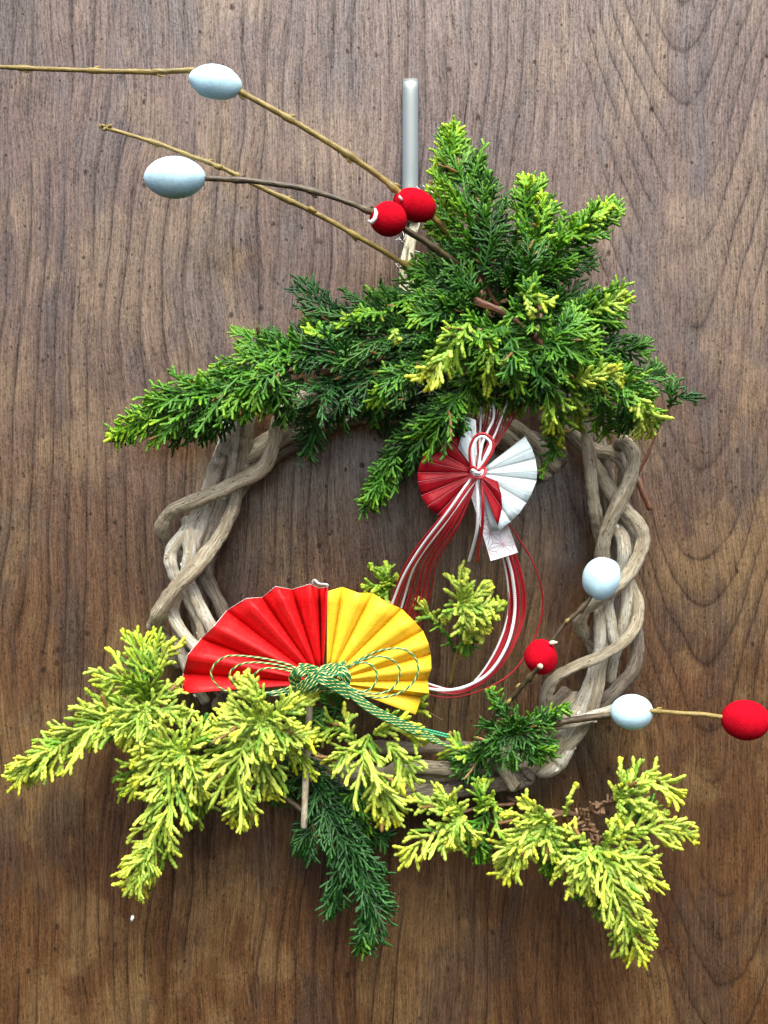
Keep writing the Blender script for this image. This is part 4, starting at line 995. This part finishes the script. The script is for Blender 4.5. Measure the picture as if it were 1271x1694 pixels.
# ================================================================== RED AND WHITE CORDS
LIFT = .028
cb = thing('cord_bundle', P(790, 900, .035), 'bundle of thin red and white cords hanging in a long loop inside the ring', 'decorative cords')
for k in range(13):
    f = k / 12; j = lambda s=3: rng.uniform(-s, s)
    white = k == 4
    out = [(862 - 84 * ((f * 5.4) % 1), 640, .030), (855 - 76 * ((f * 5.4) % 1) + j(), 680, .034), (826 - 40 * ((f * 5.4) % 1) + j(2), 730, .040), (797 - 8 * f, 775, .0500), (782 + 4 * f, 800, .0505)]
    spr = f * 60
    out += [(722 + spr * .66 + j(2), 865, .048), (672 + spr * .85 + j(2), 930, .042), (650 + spr + j(2), 985, .036), (636 + spr * .95 + j(2), 1045, .032), (650 + spr * .6, 1105, .028)]
    rr_ = -14 + 2.5 * ((k * 5) % 12)
    if k == 12: rr_ = 42
    if white: rr_ = -14
    out += [(700 + j(), 1132 + rr_ * .3, .028), (765, 1142 + rr_ * .2 + j(2), .03), (820 + rr_ * .7, 1098 + rr_ * .3, .034), (854 + rr_, 1020 + j(3), .036), (848 + rr_ * .9 + 2, 945, .036), (826 + rr_ * .6, 880, .034), (800, 810, .034)]
    MB().tube(spline(pp(out), 130), (1.3 if not white else 1.8) * S, 8).build('cord', 'cord_white' if white else ('cord_pink' if k % 2 else 'cord_red'), cb)
for x0, x1 in ((816, 798),):
    MB().tube(spline(pp([(x0, 655, .044), (817, 690, .046), (808, 712, .048), (x1, 735, .050), (792, 772, .052)]), 40), 2.1 * S, 8).build('cord', 'cord_white', cb)
MB().tube(spline(pp([(846, 652, .042), (834, 680, .044), (822, 712, .046), (800, 760, .05)]), 30), 1.5 * S, 8).build('cord', 'cord_white', cb)
MB().tube(spline(pp([(838, 918, .038), (848, 955, .038), (852, 1010, .040), (840, 1065, .040), (812, 1110, .038), (775, 1134, .036), (735, 1142, .034), (690, 1136, .032)]), 60), 2.6 * S, 8).build('cord', 'cord_white', cb)

kb = thing('cord_knot', P(790, 783, .055), 'red and white cord tied in a small loop knot on the round fan', 'decorative knot')
def pair(pts, off, r=2.0, mats=('cord_white', 'cord_red')):
    p = spline(pp(pts), 70); T = np.gradient(p, axis=0); T /= np.linalg.norm(T, axis=1)[:, None]
    s_ = np.cross(T, (0, -1, 0)); s_ /= np.linalg.norm(s_, axis=1)[:, None]
    for k, m_ in enumerate(mats):
        MB().tube(p + s_ * (k - (len(mats) - 1) / 2) * off * S, r * S, 10).build('cord', m_, kb)
pair([(786, 786, .060), (781, 765, .062), (780, 742, .064), (788, 724, .065), (800, 720, .066), (812, 728, .066), (814, 742, .066), (804, 762, .065), (789, 782, .063)], -4.6)
pair([(776, 778, .060), (784, 787, .067), (796, 788, .068), (801, 779, .066), (796, 773, .062)], 4.4)
pair([(800, 776, .062), (792, 780, .070), (782, 775, .068), (777, 781, .062)], 4.2)
pair([(788, 786, .062), (768, 812, .062), (742, 850, .058), (700, 905, .050), (672, 950, .044), (655, 990, .040), (640, 1030, .036)], -4.6)
MB().tube(spline(pp([(788, 790, .060), (791, 830, .062), (790, 872, .060), (784, 900, .056), (776, 928, .050)]), 40), 2.4 * S, 10).build('cord', 'cord_white', kb)
MB().tube(spline(pp([(796, 788, .060), (799, 830, .062), (798, 872, .060), (793, 900, .056), (789, 929, .052)]), 40), 2.4 * S, 10).build('cord', 'cord_red', kb)

LIFT = 0.0
# ================================================================== GREEN KNOT
gk = thing('cord_knot', P(530, 1118, .06), 'green and gold twisted cord bow tied in the middle of the large fan', 'decorative knot')
def gcord(pts, r=1.7, mat='cord_green', n=90): MB().tube(spline(pp(pts), n), r * S, 10, v0=rng.uniform(0, .01)).build('cord', mat, gk)
H = .060
for o_, (a1, a2) in enumerate(((0, 0), (1, 0), (2, 0))):
    q = o_
    left = [[(505, 1112, H), (470, 1097, H), (420, 1087, H), (375, 1086, H), (352, 1104, H), (352, 1124, H), (372, 1142, H - .002), (420, 1148, H), (470, 1140, H), (505, 1125, H)],
            [(505, 1116, H), (468, 1102, H), (425, 1096, H), (396, 1100, H), (380, 1116, H), (392, 1136, H), (430, 1146, H + .001), (470, 1144, H), (505, 1130, H)],
            [(505, 1120, H), (470, 1108, H), (438, 1106, H), (420, 1118, H), (425, 1138, H), (450, 1150, H), (480, 1146, H), (505, 1134, H)]][q]
    right = [[(555, 1116, H), (590, 1094, H), (630, 1076, H), (668, 1074, H), (689, 1092, H), (690, 1118, H), (668, 1143, H), (630, 1154, H), (596, 1148, H), (560, 1128, H)],
             [(555, 1118, H), (585, 1098, H), (622, 1086, H), (650, 1092, H), (662, 1112, H), (650, 1138, H), (622, 1148, H + .001), (590, 1142, H), (560, 1130, H)],
             [(555, 1120, H), (580, 1102, H), (604, 1096, H), (620, 1106, H), (624, 1124, H), (612, 1140, H), (590, 1144, H), (560, 1134, H)]][q]
    gcord(left); gcord(right)
for k in range(5):      # woven body: two interlocked rings and a crossing band, five strands each
    d = (k - 2) * 4.1
    for cx_, cy_, rx_, ry_, ph_, sg in ((509, 1123, 21, 15, 0, 1), (550, 1122, 21, 16, 2.2, -1)):
        gcord([(cx_ + (rx_ + d) * math.cos(q), cy_ + (ry_ + d * .85) * math.sin(q), H + .0065 + .0035 * math.sin(2 * q + ph_)) for q in [sg * (w_ / 14 * 2 * math.pi + ph_) for w_ in range(15)]], 2.1)
    gcord([(492 + d * .3, 1141 + d * .5, H + .004), (508 + d * .5, 1132 + d * .8, H + .011), (530 + d * .4, 1118 + d, H + .013), (550 + d * .6, 1110 + d * .8, H + .010), (572, 1098 + d * .4, H + .003)], 2.1)
    gcord([(494 - d * .2, 1104 + d * .6, H + .003), (516, 1110 + d, H + .008), (536 - d * .3, 1124 + d * .9, H + .0155), (556 - d * .4, 1134 + d * .8, H + .012), (580 - d * .4, 1150 + d * .8, H + .008)], 2.1)
    # tail of five parallel cords
    gcord([(565, 1128 + d * .8, H + .008), (590, 1154 + d * .85, H + .008), (620, 1176 + d * .8, H + .006), (665, 1198 + d * .75, H), (705, 1216 + d * .7, H - .006), (738 + d, 1232 + d * .6, .048)], 2.0)
for k in range(2): gcord([(690, 1204 + k * 4, .052), (715, 1209 + k * 4, .050), (742, 1216 + k * 4, .049)], 1.7, 'cord_plain', 16)
print('needles', nfing[0], 'objects', len(bpy.data.objects), 'tris', sum(len(m.loops) - 2 * len(m.polygons) for m in bpy.data.meshes))
